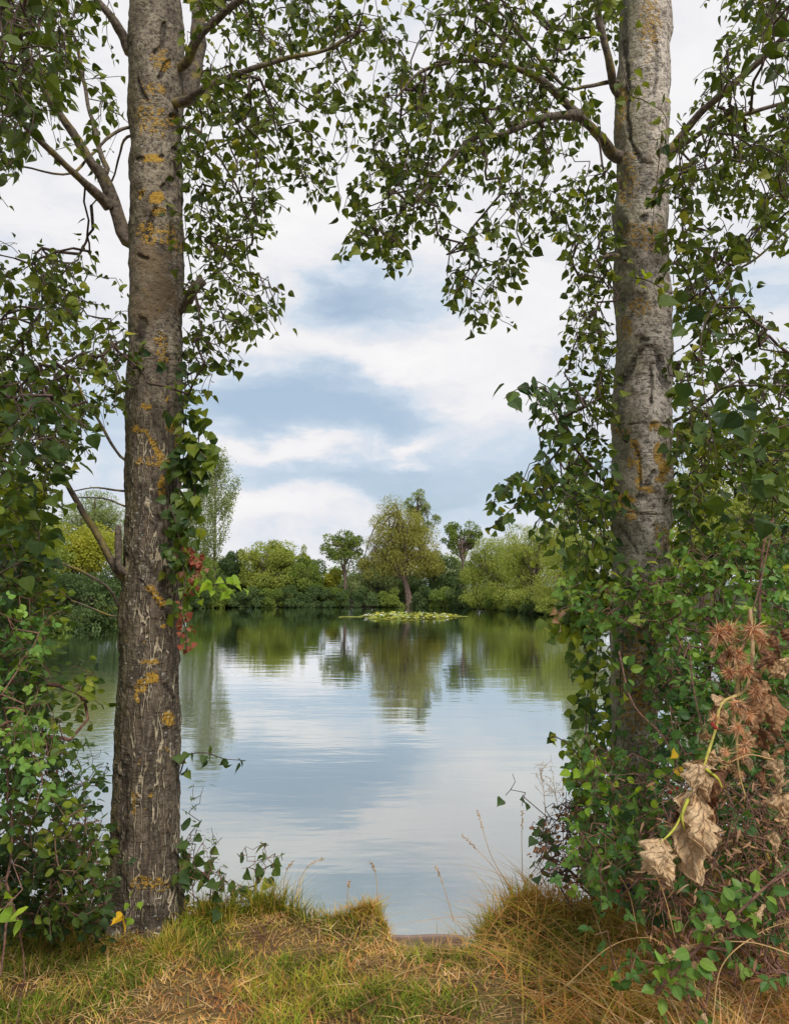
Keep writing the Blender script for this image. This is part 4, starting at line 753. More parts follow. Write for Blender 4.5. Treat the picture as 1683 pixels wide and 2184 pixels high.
bush('bramble_bush', 'trailing bramble with small bright green leaflets hanging at the far left', 'bush', [([(-60, 1250), (70, 1270), (90, 1500), (60, 1640), (-60, 1640)], 60, 2.6, 3.0, -.2, 60)], 204, 'bramble_leaf', OVAL, (.025, .035), 1.0, [(-1.5, 2.9), (-1.7, 2.8)], tri=True, rn=(0, .5), hang=(.1, .35))
bush('willow_shrub', 'thin willow shoots with narrow leaves at the waterline left of the thick trunk', 'shrub', [([(150, 1600), (235, 1560), (240, 1900), (100, 1950)], 70, 3.9, 4.4, -.4, 60)], 205, 'willow_leaf', LANCE, (.05, .08), 1.2, [(-.9, 4.0), (-1.05, 4.05), (-1.2, 4.0)], hangdir=(.1, 0, 1), woodm='twig')
bush('sapling', 'broad bright green leaves on a low seedling at the bottom left edge', 'seedling', [([(-30, 1790), (40, 1800), (50, 1850), (0, 1880)], 3, 2.5, 2.6, -9, 60), ([(-20, 1890), (60, 1880), (60, 1950), (-20, 1960)], 7, 2.5, 2.6, -9, 60)], 206, 'bright_leaf', POPLAR, (.045, .07), .5, [(-1.32, 2.7)], hang=(.02, .05), rn=(0, .4))
# right of the thick trunk, low by the water
bush('poplar_sapling', 'young poplar shoots with dark heart shaped leaves between the thick trunk and the water', 'sapling', [([(388, 1790), (420, 1760), (470, 1850), (530, 1900), (520, 1960), (388, 1960)], 110, 3.75, 4.05, -.5, 50), ([(520, 1790), (560, 1775), (600, 1830), (560, 1880), (540, 1930), (515, 1900)], 34, 3.8, 4.0, -9, 50)], 207, 'poplar_leaf2', POPLAR, (.045, .07), .8, [(gx_(430, 1960, 3.9), 3.88), (gx_(500, 1960, 3.9), 3.88)], hang=(.02, .08), rn=(.1, .9))
bush('willow_herb', 'thin sprig with narrow leaves standing against the water beside the thick trunk', 'weed', [([(400, 1690), (440, 1720), (480, 1750), (470, 1830), (400, 1860)], 16, 3.85, 4.0, -9, 50)], 208, 'willow_leaf', LANCE, (.03, .05), 1.0, [(gx_(410, 1960, 3.9), 3.92)], hangdir=(.4, 0, .8), hang=(.05, .12), woodm='twig')
# shoots straight from the trunks
def shoot(label, pts, n, seed, mat, sz, group=None, tm=POPLAR, name='poplar_shoot', spread=.03, rn=(0, 1), down=.7, cat='shoot', extra=.0):
    rng = np.random.default_rng(seed); P = smooth_line([W(*p) for p in pts], 40); t = thing(name, label, cat, P[0], group)
    bag = Bag(); add_tube(bag, P, np.linspace(.004, .0015, 40), 5, .5); bag.obj('stem', M['twig'], t)
    i = rng.integers(3, 40, n); L = P[i] + rng.normal(0, spread, (n, 3)); D = nrm(rng.normal(0, 1, (n, 3)) * (1, 1, .4)) + (0, 0, -down); 
    leaves('foliage', t, L, D, rng.normal(0, 1, (n, 3)) + (0, -.5, .5), rng.uniform(*sz, n), tm, M[mat], np.clip(rng.random(n) * (rn[1] - rn[0]) + rn[0], 0, 1))
    return t
shoot('leafy shoot reaching out over the water from the thick trunk at mid height', [(384, 1650, 3.75), (400, 1612, 3.72), (440, 1606, 3.7), (478, 1618, 3.68), (524, 1622, 3.66)], 19, 301, 'poplar_leaf2', (.04, .06), spread=.022)
shoot('yellow green leafy shoot sticking out right of the red ivy leaves', [(395, 1215, 3.7), (430, 1250, 3.65), (470, 1245, 3.6), (512, 1248, 3.55)], 24, 302, 'bright_leaf', (.035, .055), rn=(0, .4))
shoot('drooping dark shoot with big leaves hanging left of the pale trunk', [(1190, 870, 3.3), (1160, 830, 3.2), (1110, 828, 3.15), (1075, 850, 3.1)], 14, 303, 'poplar_leaf2', (.06, .085), spread=.02, rn=(0, .5))
shoot('long sprig of small leaves drooping to the left over the far trees', [(1250, 1010, 3.8), (1180, 1035, 3.75), (1120, 1065, 3.7), (1075, 1100, 3.65), (1040, 1135, 3.6)], 46, 304, 'poplar_leaf2', (.035, .05), spread=.03)
shoot('leafy twig drooping to the left in front of the rounded willows', [(1260, 1080, 3.7), (1210, 1060, 3.6), (1170, 1120, 3.55), (1140, 1200, 3.5)], 34, 305, 'poplar_leaf2', (.035, .05), spread=.035, rn=(.2, .9))
shoot('single small twig of round leaves against the water left of the brambles', [(1240, 1620, 3.6), (1215, 1590, 3.55), (1180, 1570, 3.5), (1172, 1585, 3.5)], 13, 306, 'thicket_leaf', (.03, .045), spread=.018)
shoot('big leaved shoot hanging right of the pale trunk at mid height', [(1560, 600, 3.0), (1500, 700, 2.9), (1500, 820, 2.85), (1530, 980, 2.8)], 30, 307, 'poplar_leaf2', (.055, .085), spread=.07, rn=(.0, .6))
shoot('big leaved shoot crossing the far right edge above the brambles', [(1700, 900, 2.8), (1620, 930, 2.75), (1580, 1000, 2.7), (1600, 1080, 2.7)], 26, 308, 'poplar_leaf2', (.05, .08), spread=.07, rn=(.0, .6))
shoot('thin twig of leaves lying across the upper part of the pale trunk', [(1325, 130, 4.0), (1345, 200, 3.97), (1375, 215, 3.95), (1420, 250, 3.95), (1415, 330, 3.95)], 26, 309, 'poplar_leaf', (.045, .065), spread=.04, rn=(.3, 1))
shoot('few dark leaves on a thread hanging down the middle of the pale trunk', [(1412, 280, 3.95), (1405, 350, 3.94), (1397, 420, 3.94), (1390, 500, 3.94)], 9, 310, 'poplar_leaf2', (.05, .065), spread=.02, rn=(0, .4))
shoot('pale and yellow leaves on a twig crossing the pale trunk below the mossy band', [(1345, 590, 4.0), (1385, 600, 3.98), (1430, 625, 3.98), (1450, 620, 3.98)], 8, 311, 'bright_leaf', (.045, .06), spread=.03, rn=(.5, 1))
shoot('green leaves sprouting on the front of the thick trunk below the smooth wound', [(300, 740, 3.62), (330, 760, 3.58), (345, 800, 3.58)], 12, 312, 'thicket_leaf', (.04, .06), spread=.03)
shoot('seedling with green leaves in front of the foot of the thick trunk', [(262, 1975, 3.45), (285, 1930, 3.45), (300, 1905, 3.45)], 6, 313, 'bright_leaf', (.03, .04), spread=.02, rn=(0, .3))
t = shoot('single yellow dead leaf hanging at the foot of the thick trunk', [(262, 1990, 3.42), (263, 1968, 3.42), (262, 1950, 3.42)], 2, 314, 'yellow_leaf', (.055, .07), spread=.008, name='fallen_leaf', cat='leaf')
# ivy
def ivy(label, lines, n, seed, mat, sz, spread=.03, rn=(0, 1), tm=IVY, cat='ivy', extra=None):
    rng = np.random.default_rng(seed); t = thing('ivy_vine', label, cat, W(*lines[0][0])); bag = Bag(); Ls = []
    for ln in lines:
        P = smooth_line([W(*p) for p in ln], 60); P += fbm(P * 8, seed, 2)[:, None] * .02; add_tube(bag, P, .0035, 5, .5); Ls.append(P)
    bag.obj('stems', M['twig'], t); A = np.concatenate(Ls); i = rng.integers(0, len(A), n); L = A[i] + rng.normal(0, 1, (n, 3)) * (spread, spread * .5, spread)
    D = rng.normal(0, .6, (n, 3)) + (0, -.3, -.7); leaves('foliage', t, L, D, rng.normal(0, .45, (n, 3)) + (0, -.8, .4), rng.uniform(*sz, n), tm, M[mat], np.clip(rng.random(n) * (rn[1] - rn[0]) + rn[0] + fbm(L * 4, seed, 2) * .5, 0, 1))
    return t
ivy('ivy with green leaves climbing the right side of the thick trunk', [[(384, 1330, 3.72), (388, 1200, 3.68), (380, 1120, 3.66), (388, 1000, 3.68), (392, 900, 3.68), (395, 780, 3.7)], [(388, 1200, 3.7), (402, 1130, 3.7), (415, 1050, 3.7), (420, 960, 3.7), (420, 880, 3.7)], [(388, 1010, 3.66), (408, 960, 3.65), (445, 975, 3.62)]], 210, 401, 'thicket_leaf', (.045, .075), .04, (.1, .8), POPLAR)
ivy('ivy leaves spreading over the front of the thick trunk just above the red ones', [[(382, 1150, 3.62), (372, 1110, 3.6), (360, 1080, 3.59)], [(385, 1190, 3.62), (365, 1185, 3.6), (352, 1183, 3.6)]], 26, 402, 'thicket_leaf', (.035, .05), .02, (0, .4), POPLAR)
ivy('strand of dead red ivy leaves hanging on the right side of the thick trunk', [[(382, 1175, 3.62), (392, 1240, 3.62), (384, 1300, 3.62), (392, 1350, 3.63), (398, 1385, 3.64)], [(390, 1190, 3.64), (415, 1200, 3.64), (410, 1260, 3.64)]], 80, 403, 'red_leaf', (.024, .042), .020, (0, 1))
ivy('ivy and hanging leaves down the left side of the pale trunk', [[(1300, 1900, 4.1), (1275, 1700, 4.0), (1270, 1500, 3.95), (1275, 1300, 3.95), (1285, 1150, 4.0), (1290, 1000, 4.0)], [(1240, 1750, 3.9), (1245, 1600, 3.85), (1255, 1450, 3.85), (1240, 1330, 3.85), (1250, 1200, 3.9)], [(1200, 1330, 3.8), (1250, 1300, 3.85), (1290, 1240, 3.95)]], 560, 404, 'thicket_leaf', (.04, .06), .055, (.1, .95), POPLAR)
ivy('ivy leaves clinging to the lower front of the pale trunk above the brambles', [[(1310, 1620, 4.02), (1325, 1450, 4.02), (1330, 1300, 4.02), (1345, 1215, 4.02)], [(1390, 1500, 4.0), (1385, 1350, 4.0), (1370, 1230, 4.0)]], 130, 405, 'bramble_leaf', (.035, .05), .035, (.0, .7))
shoot('few withered brown leaves on a twig over the water left of the pale trunk', [(1235, 1290, 3.7), (1195, 1300, 3.65), (1183, 1330, 3.65)], 6, 315, 'dead_leaf', (.035, .05), spread=.014, rn=(.4, 1), cat='twig', name='dead_twig')
# right hand thicket, far to near
bush('elder_shrub', 'shaded leafy shrub filling the gap behind the foot of the pale trunk', 'shrub', [([(1230, 1230), (1330, 1230), (1330, 1620), (1250, 1620)], 90, 4.3, 4.9, -.4, 60), ([(1380, 1230), (1740, 1180), (1740, 1700), (1400, 1700)], 260, 4.2, 5.0, -.4, 60)], 220, 'thicket_leaf', POPLAR, (.04, .06), 1.5, [(1.25, 4.45), (1.7, 4.5), (2.3, 4.6)], rn=(0, .7), woodm='twig')
bush('poplar_sapling', 'leafy shrub rising right of the pale trunk behind the brambles', 'shrub', [([(1435, 900), (1740, 850), (1740, 1200), (1435, 1230)], 330, 3.5, 4.8, -.12, 60)], 211, 'thicket_leaf', POPLAR, (.045, .07), 1.2, [(1.9, 4.3), (2.3, 4.2), (1.7, 4.6)], woodm='twig', rn=(.15, 1))
bush('bramble_bush', 'bramble mound with fresh green leaves covering the foot of the pale trunk', 'bush', [([(1190, 1210), (1330, 1240), (1430, 1160), (1740, 1130), (1740, 1450), (1420, 1500), (1400, 1330), (1300, 1330), (1200, 1290)], 560, 3.3, 4.15, -.35, 70)], 212, 'bramble_leaf', OVAL, (.03, .045), 1.0, [(1.3, 4.0), (1.7, 3.8), (2.2, 3.8), (1.5, 3.9), (1.1, 4.1)], tri=True, rn=(.2, 1))
bush('bramble_bush', 'dark green bramble wall below the pale trunk behind the withered plant', 'bush', [([(1400, 1400), (1740, 1400), (1740, 1760), (1330, 1760), (1250, 1660), (1380, 1560)], 620, 3.0, 3.9, -.4, 70), ([(1240, 1560), (1330, 1600), (1330, 1760), (1220, 1740)], 120, 3.5, 4.0, -.3, 60)], 213, 'bramble_leaf', OVAL, (.028, .042), .9, [(1.3, 3.7), (1.7, 3.5), (2.1, 3.4), (1.5, 3.4)], tri=True, rn=(0, .6))
bush('bramble_bush', 'low bramble slope running down to the dry grass at the lower right', 'bush', [([(1240, 1740), (1400, 1700), (1740, 1700), (1740, 2030), (1500, 1990), (1260, 1890), (1200, 1830)], 640, 2.7, 3.7, -.3, 70)], 214, 'bramble_leaf', OVAL, (.028, .042), .8, [(1.2, 3.4), (1.5, 3.2), (1.8, 3.1), (1.35, 3.0), (1.0, 3.5)], tri=True, rn=(0, .65))
bush('hawthorn_shrub', 'dark small leaved shrub sticking out over the water right of the tall dry grass', 'shrub', [([(1130, 1740), (1230, 1700), (1290, 1760), (1260, 1900), (1160, 1860)], 230, 3.6, 4.1, -.2, 40)], 215, 'dead_leaf', OVAL, (.02, .032), .8, [(1.0, 3.8), (1.15, 3.8)], rn=(0, .4), woodm='twig')
bush('poplar_sapling', 'slim dark leaved shoot leaning left over the water above the dry grass', 'sapling', [([(1060, 1640), (1100, 1650), (1150, 1760), (1200, 1800), (1160, 1880), (1120, 1720)], 13, 3.6, 3.8, -9, 50), ([(1150, 1700), (1250, 1700), (1250, 1850), (1150, 1880)], 34, 3.6, 3.9, -.3, 50)], 216, 'poplar_leaf2', POPLAR, (.04, .055), .55, [(.86, 3.65), (.95, 3.68)], hang=(.02, .06), rn=(0, .6), woodm='twig')
bush('bramble_bush', 'near bramble with large separate leaflets at the bottom right corner', 'bush', [([(1500, 1880), (1740, 1850), (1740, 2180), (1560, 2120), (1500, 2000)], 26, 2.3, 2.7, -.3, 60), ([(1280, 1980), (1560, 2020), (1560, 2200), (1450, 2200), (1300, 2080)], 20, 2.4, 3.0, -.1, 60)], 217, 'bramble_leaf', OVAL, (.030, .044), .55, [(1.35, 2.6), (1.1, 2.75)], tri=True, rn=(.0, .75), hang=(.03, .08))
bush('bramble_bush', 'patch of lime green bramble leaves at the left edge of the bramble wall', 'bush', [([(1250, 1590), (1370, 1600), (1400, 1660), (1310, 1740), (1240, 1700)], 28, 3.0, 3.3, -9, 60)], 218, 'bright_leaf', OVAL, (.035, .055), .7, [(1.15, 3.3)], tri=False, rn=(0, .55))
bush('red_bramble', 'reddening dry bramble stems with small brown leaves under the withered plant', 'bush', [([(1400, 1650), (1740, 1650), (1740, 2100), (1420, 2060), (1380, 1800)], 330, 2.6, 3.1, -.25, 50)], 219, 'dead_leaf', LANCE, (.03, .055), .7, [(1.35, 2.95), (1.6, 2.9), (1.8, 2.8)], rn=(0, .7), hang=(.1, .3))
t = shoot('single round bright yellow leaf shining in the bramble wall', [(1440, 1640, 2.95), (1438, 1610, 2.93), (1437, 1603, 2.92)], 2, 316, 'yellow_leaf', (.035, .045), spread=.006, name='yellow_bramble_leaf', cat='leaf')
# long bramble canes arching through the lower right
def cane(label, pts, r, seed, nl=14):
    rng = np.random.default_rng(seed); P = smooth_line([W(*p) for p in pts], 60); t = thing('bramble_cane', label, 'bramble cane', P[0], 'bramble canes in the lower right')
    bag = Bag(); add_tube(bag, P, np.linspace(r, r * .5, 60), 8, .5, .05)
    for k in range(70):
        i = rng.integers(2, 58); d = nrm(np.cross(P[i + 1] - P[i], rng.normal(0, 1, 3))); q = P[i] + d * r * .6; bag.add(np.array([q + (0, 0, .002), q - (0, 0, .002), q + d * .007]), np.array([[0, 1, 2]]), .8)
    bag.obj('stem', M['cane'], t)
    if nl:
        i = np.repeat(rng.integers(4, 58, nl), 3); n = len(i); D = nrm(rng.normal(0, 1, (n, 3)) + (0, 0, .2)); leaves('foliage', t, P[i] + D * .03, D, rng.normal(0, .5, (n, 3)) + (0, -.7, .7), rng.uniform(.035, .05, n), OVAL, M['bramble_leaf'], rng.uniform(.2, .7, n))
cane('thick reddish cane rising to the right out of the corner grass', [(1400, 2120, 2.35), (1450, 2060, 2.3), (1560, 1960, 2.25), (1690, 1840, 2.2)], .006, 1, 16)
cane('pale yellow cane arching in from the right edge above the thick reddish cane', [(1700, 1850, 2.35), (1620, 1900, 2.35), (1560, 1950, 2.35), (1525, 1985, 2.35)], .0035, 2, 10)
cane('dark cane crossing the right edge high over the withered plant', [(1560, 1560, 2.8), (1580, 1400, 2.8), (1620, 1250, 2.85), (1650, 1110, 2.9)], .004, 3, 8)
cane('pale cane standing upright in front of the right hand thicket', [(1620, 1320, 2.9), (1622, 1230, 2.9), (1630, 1160, 2.9), (1650, 1105, 2.9)], .006, 4, 0)
cane('thin brown cane slanting through the bramble wall left of the withered plant', [(1320, 1390, 3.1), (1350, 1500, 3.0), (1420, 1580, 2.95), (1470, 1700, 2.9)], .0035, 5, 6)
cane('thin cane curving down past the withered flower heads', [(1470, 1370, 2.9), (1478, 1460, 2.85), (1500, 1560, 2.8), (1530, 1640, 2.8)], .003, 6, 4)

# ------------------------------------------------------------------ withered burdock
rng = np.random.default_rng(3)
WB = thing('withered_burdock', 'broken withered burdock with big crumpled tan leaves and rusty burr heads hanging before the brambles', 'dead plant', W(1590, 1300, 2.6))
bag = Bag(); stem = smooth_line([W(*p) for p in [(1600, 1300, 2.62), (1605, 1400, 2.58), (1590, 1470, 2.52), (1540, 1500, 2.45), (1525, 1560, 2.42), (1495, 1650, 2.38), (1470, 1700, 2.36), (1440, 1765, 2.34), (1405, 1800, 2.33)]], 80)
M['burdock_stem'] = rnd_mat('burdock_stem', [(.40, .27, .14), (.42, .38, .07), (.38, .40, .05)], .6, 0, 40.0)
V, Q, tri = tube(stem, np.linspace(.0065, .0028, 80) * (1 + .12 * np.sin(np.arange(80) * .9)), 10, True, .06); mesh('stem', V, [Q, tri], M['burdock_stem'], WB, True, {'rnd': np.clip(np.linspace(-.2, 1, len(V)), 0, 1)})
for k, pts in enumerate([[(1575, 1480, 2.5), (1567, 1380, 2.5), (1560, 1330, 2.5)], [(1590, 1470, 2.52), (1620, 1480, 2.5), (1650, 1500, 2.5)], [(1560, 1495, 2.47), (1570, 1560, 2.45), (1575, 1640, 2.44), (1590, 1700, 2.44)], [(1467, 1705, 2.36), (1455, 1740, 2.34), (1460, 1770, 2.34)], [(1505, 1640, 2.38), (1530, 1660, 2.36), (1540, 1680, 2.36)]]):
    P = smooth_line([W(*p) for p in pts], 20); V, Q, tri = tube(P, np.linspace(.006, .002, 20), 7); mesh('side_stem', V, [Q, tri], M['burdock_stem'], WB, True, {'rnd': np.full(len(V), .15 if k < 3 else .9)})
M['withered'] = None
m, nt, out = new_mat('withered_leaf'); at = N(nt, 'ShaderNodeAttribute', attribute_name='rnd').outputs['Fac']; uv = N(nt, 'ShaderNodeUVMap', uv_map='UVMap').outputs[0]; s = N(nt, 'ShaderNodeSeparateXYZ', {0: uv})
ax = mth(nt, 'ABSOLUTE', mth(nt, 'SUBTRACT', s.outputs[0], .5)); rib = mapr(nt, ax, .03, .0); sd = mth(nt, 'PINGPONG', mth(nt, 'SUBTRACT', mth(nt, 'MULTIPLY', s.outputs[1], 6.0), mth(nt, 'MULTIPLY', ax, 5.0)), .5); vv = mth(nt, 'MAXIMUM', rib, mth(nt, 'MULTIPLY', mapr(nt, sd, .09, 0), .7))
ob = N(nt, 'ShaderNodeTexCoord').outputs['Object']; n1 = noi(nt, ob, scale=34.0, det=6.0, rough=.7, dist=1.2)
c = ramp(nt, at, [(0, (.12, .06, .05)), (.35, (.37, .18, .085)), (.6, (.62, .39, .20)), (1, (.82, .58, .34))]); c = mix(nt, 1.0, c, ramp(nt, n1, [(.3, .55), (.6, 1.15)]), 'MULTIPLY'); c = mix(nt, mth(nt, 'MULTIPLY', vv, .5), c, (.36, .25, .14))
g = N(nt, 'ShaderNodeNewGeometry').outputs['Backfacing']; c = mix(nt, g, c, mix(nt, 1.0, c, (.75, .7, .72), 'MULTIPLY'))
b = N(nt, 'ShaderNodeBump', {'Height': mth(nt, 'ADD', n1, mth(nt, 'MULTIPLY', vv, .5)), 'Strength': 1.0, 'Distance': .014}).outputs[0]
p = N(nt, 'ShaderNodeBsdfPrincipled', {'Base Color': c, 'Roughness': .8, 'Normal': b, 'Specular IOR Level': .2}); tr_ = N(nt, 'ShaderNodeBsdfTranslucent', {0: c})
nt.links.new(N(nt, 'ShaderNodeMixShader', {0: .22, 1: p.outputs[0], 2: tr_.outputs[0]}).outputs[0], out.inputs[0]); M['withered'] = m
def crumpled(base, tipp, w, seed, tone, curl=.5, parent=WB, name='leaf', toward=(0, -1, .1)):
    w = w * .86
    """one big dried leaf: a ragged heart outline, rolled at the edges and wrinkled"""
    rng = np.random.default_rng(seed); b = W(*base); e = W(*tipp); D = e - b; L = np.linalg.norm(D); D = D / L; X = nrm(np.cross(D, np.array(toward, float))); Z = np.cross(X, D)
    nu, nv = 25, 33; u = np.linspace(-1, 1, nu); v = np.linspace(0, 1, nv); U, Vv = np.meshgrid(u, v)
    prof = np.sin(np.pi * np.clip(Vv, 0, 1) ** .62) ** .75 * (1 - .35 * Vv) * (1 + .38 * fbm(xyz(np.sign(U) * 3, Vv * 9, seed), seed, 4) * 2)
    ww = w * L * prof; ang = U * curl * (1.3 + .8 * np.sin(seed + Vv * 4)); x = np.sin(ang) / curl * ww * .8; z = (1 - np.cos(ang)) / curl * ww * .9 * -1
    q = xyz(U * 1.6 + seed, Vv * 3.2, 0.3); z = z + L * (.24 * fbm(q * 1.4, seed, 5) + .10 * np.abs(fbm(q * np.array([1, 2.5, 1]), seed + 5, 3))) + .035 * L * np.sin(Vv * 22 + np.abs(U) * 7) * np.abs(U)
    y = Vv * L + .05 * L * fbm(q * 1.3, seed + 8, 2); x = x + .10 * L * fbm(q + 9, seed + 3, 3); z = z + .15 * L * np.sin(Vv * 3.0 + seed)
    P = b + X * x[..., None] + D * y[..., None] + Z * z[..., None]; i = (np.arange(nv - 1)[:, None] * nu + np.arange(nu - 1)[None]).ravel()
    hole = rng.random(len(i)) < .0; edge = (np.abs(U) + .9 * fbm(xyz(U * 3, Vv * 9, seed), seed + 1, 3)).ravel()[i] > 1.08; Q = np.stack([i, i + 1, i + nu + 1, i + nu], -1)[~edge]
    t = np.clip(tone + .35 * fbm(q * 2, seed + 2, 2) - .25 * (np.abs(U) > .93), 0, 1)
    return mesh(name, P.reshape(-1, 3), Q, M['withered'], parent, True, {'rnd': t.ravel()}, np.stack([U / 2 + .5, Vv], -1).reshape(-1, 2))
for k, a in enumerate([((1470, 1690, 2.36), (1482, 1885, 2.30), .46, 1.0, .55), ((1500, 1660, 2.37), (1500, 1830, 2.28), .40, .95, .7), ((1400, 1800, 2.32), (1432, 1895, 2.27), .48, .95, .6), ((1415, 1790, 2.33), (1398, 1870, 2.26), .55, 1.0, .8), ((1500, 1620, 2.40), (1510, 1710, 2.36), .42, .9, .9), ((1485, 1625, 2.38), (1478, 1700, 2.34), .45, 1.0, .9),
                       ((1510, 1640, 2.40), (1535, 1755, 2.38), .45, .22, .7), ((1505, 1612, 2.42), (1570, 1635, 2.38), .42, .75, .4), ((1470, 1690, 2.40), (1440, 1760, 2.40), .40, .12, .8), ((1520, 1690, 2.40), (1520, 1770, 2.38), .42, .4, .8), ((1530, 1490, 2.46), (1545, 1555, 2.44), .5, .5, .9), ((1550, 1490, 2.46), (1520, 1505, 2.44), .5, .8, .7),
                       ((1640, 1480, 2.5), (1660, 1570, 2.46), .5, .45, .8), ((1620, 1480, 2.5), (1600, 1570, 2.48), .42, .4, .9), ((1650, 1440, 2.5), (1690, 1400, 2.46), .5, .7, .8), ((1655, 1620, 2.5), (1668, 1700, 2.46), .42, .9, .9), ((1665, 1690, 2.4), (1690, 1790, 2.38), .45, .8, .8), ((1600, 1520, 2.5), (1640, 1600, 2.48), .42, .3, .8), ((1520, 1580, 2.46), (1500, 1560, 2.42), .6, .6, .9)]):
    crumpled(a[0], a[1], a[2], 500 + k * 7, a[3], a[4])
M['burr'] = rnd_mat('burr_bract', [(.36, .13, .05), (.62, .28, .12), (.80, .58, .38), (.66, .26, .05)], .7, .2, 50.0)
for k, (x, y, Yb, r) in enumerate([(1533, 1352, 2.5, 24), (1560, 1345, 2.5, 24), (1605, 1345, 2.5, 26), (1625, 1360, 2.52, 22), (1580, 1400, 2.48, 22), (1592, 1425, 2.46, 20), (1640, 1410, 2.5, 20), (1560, 1430, 2.46, 18), (1610, 1470, 2.46, 20), (1570, 1500, 2.44, 22), (1600, 1520, 2.46, 18), (1530, 1525, 2.42, 17), (1572, 1560, 2.43, 20), (1590, 1590, 2.44, 18), (1560, 1390, 2.5, 16), (1575, 1610, 2.44, 16), (1545, 1600, 2.42, 14), (1580, 1650, 2.44, 12)]):
    c0 = W(x, y, Yb); R_ = r * MPD * Yb; rg = np.random.default_rng(800 + k); n = 210; r = r * rg.uniform(.8, 1.1); c0 = c0 + rg.normal(0, .006, 3); d = nrm(rg.normal(0, 1, (n, 3)) + (0, -.1, -.25 + (k > 8) * -.5)); wv = nrm(np.cross(d, rg.normal(0, 1, (n, 3)))) * R_ * .034; bend = rg.normal(0, .38, (n, 3)) * R_ + (0, 0, -.1 * R_); l = rg.uniform(.7, 1.15, (n, 1)) * R_
    V = np.stack([c0 + d * R_ * .2 + wv, c0 + d * R_ * .2 - wv, c0 + d * l * .65 - wv * .7 + bend * .3, c0 + d * l * .65 + wv * .7 + bend * .3, c0 + d * l + bend], 1).reshape(-1, 3); o5 = (np.arange(n) * 5)[:, None]
    th = rg.random(n); mesh('burr_head', V, [np.array([[0, 1, 2, 3]]) + o5, np.array([[3, 2, 4]]) + o5], M['burr'], WB, False, {'rnd': np.repeat(np.clip(th * .7 + (k > 8) * .3, 0, 1), 5)})
rq = np.random.default_rng(12)
for k in range(46):
    x = rq.uniform(1520, 1690); y = rq.uniform(1330, 1640); 
    if (x < 1550 and y > 1560): continue
    a = rq.uniform(-1.0, 2.6); l = rq.uniform(22, 60); Yq = rq.uniform(2.42, 2.62)
    crumpled((x, y, Yq), (x + math.sin(a) * l * .7, y + abs(math.cos(a)) * l, Yq - .03), rq.uniform(.28, .5), 1200 + k * 3, rq.uniform(.15, .75), rq.uniform(.7, 1.2))
# dead leaves caught in the corner brambles
for k, (a, b, w, t_) in enumerate([((1470, 2015, 2.35), (1410, 2060, 2.3), .16, .9), ((1445, 2040, 2.32), (1450, 2085, 2.3), .4, .8), ((1485, 2050, 2.34), (1480, 2070, 2.32), .5, .9), ((1635, 1930, 2.25), (1618, 1965, 2.22), .4, .95), ((1650, 1775, 2.4), (1665, 1850, 2.36), .3, .9), ((1535, 1990, 2.3), (1545, 2015, 2.28), .5, .6), ((1500, 2160, 2.3), (1508, 2190, 2.28), .4, .85), ((1525, 1978, 2.3), (1500, 1985, 2.28), .3, .8), ((1395, 2178, 2.4), (1372, 2195, 2.38), .4, .9)]):
    o = crumpled(a, b, w, 900 + k * 5, t_, 1.0, None, 'dead_leaf'); tag(o, ['long thin dry leaf lying on the grass stems left of the corner brambles', 'curled tan leaf hanging below the long thin dry leaf', 'small pale curled leaf right beside the curled tan one', 'pale twisted leaf caught on the thick reddish cane', 'tall pale dry leaf at the right edge beside the withered plant', 'small brown leaf under the thick reddish cane', 'little pale leaf near the bottom edge of the corner', 'tiny curled leaf at the top of the corner brambles', 'small pale leaf low in the straw at the bottom edge'][k], 'dead leaf', 'dead leaves caught in the lower right')
# blackberries
rng = np.random.default_rng(31); u8 = [nrm(np.array([math.cos(a) * math.sin(b), math.sin(a) * math.sin(b), math.cos(b)])) for b, m_ in ((.1, 1), (.8, 5), (1.5, 7), (2.2, 5), (2.9, 1)) for a in np.linspace(0, 6.28, m_, endpoint=False)]
bm = bmesh.new()
for d in u8: 
    g_ = bmesh.ops.create_icosphere(bm, subdivisions=1, radius=.0036); bmesh.ops.translate(bm, verts=g_['verts'], vec=Vector(d * .0062))
me = bpy.data.meshes.new('blackberry'); bm.to_mesh(me); bm.free(); me.materials.append(M['berry']); me.attributes.new('rnd', 'FLOAT', 'POINT')
me2 = me.copy(); me2.attributes['rnd'].data.foreach_set('value', np.ones(len(me2.vertices), np.float32))
for k, (x, y, Yb) in enumerate([(1330, 1895, 2.75), (1340, 1888, 2.74), (1352, 1905, 2.73), (1346, 1898, 2.75), (1430, 1690, 2.8), (1445, 1680, 2.8), (1460, 1705, 2.8), (1520, 1545, 2.4), (1526, 1552, 2.4), (1318, 1900, 2.75)]):
    o = bpy.data.objects.new('blackberry', me2 if k > 3 else me); C.objects.link(o); o.scale = (.7,) * 3; o.location = W(x, y, Yb); tag(o, ['ripe black berry in the bramble by the dry grass', 'small red berry among the leaves near the withered plant'][k > 3], 'berry', ['ripe berries in the brambles', 'red berries in the brambles'][k > 3])
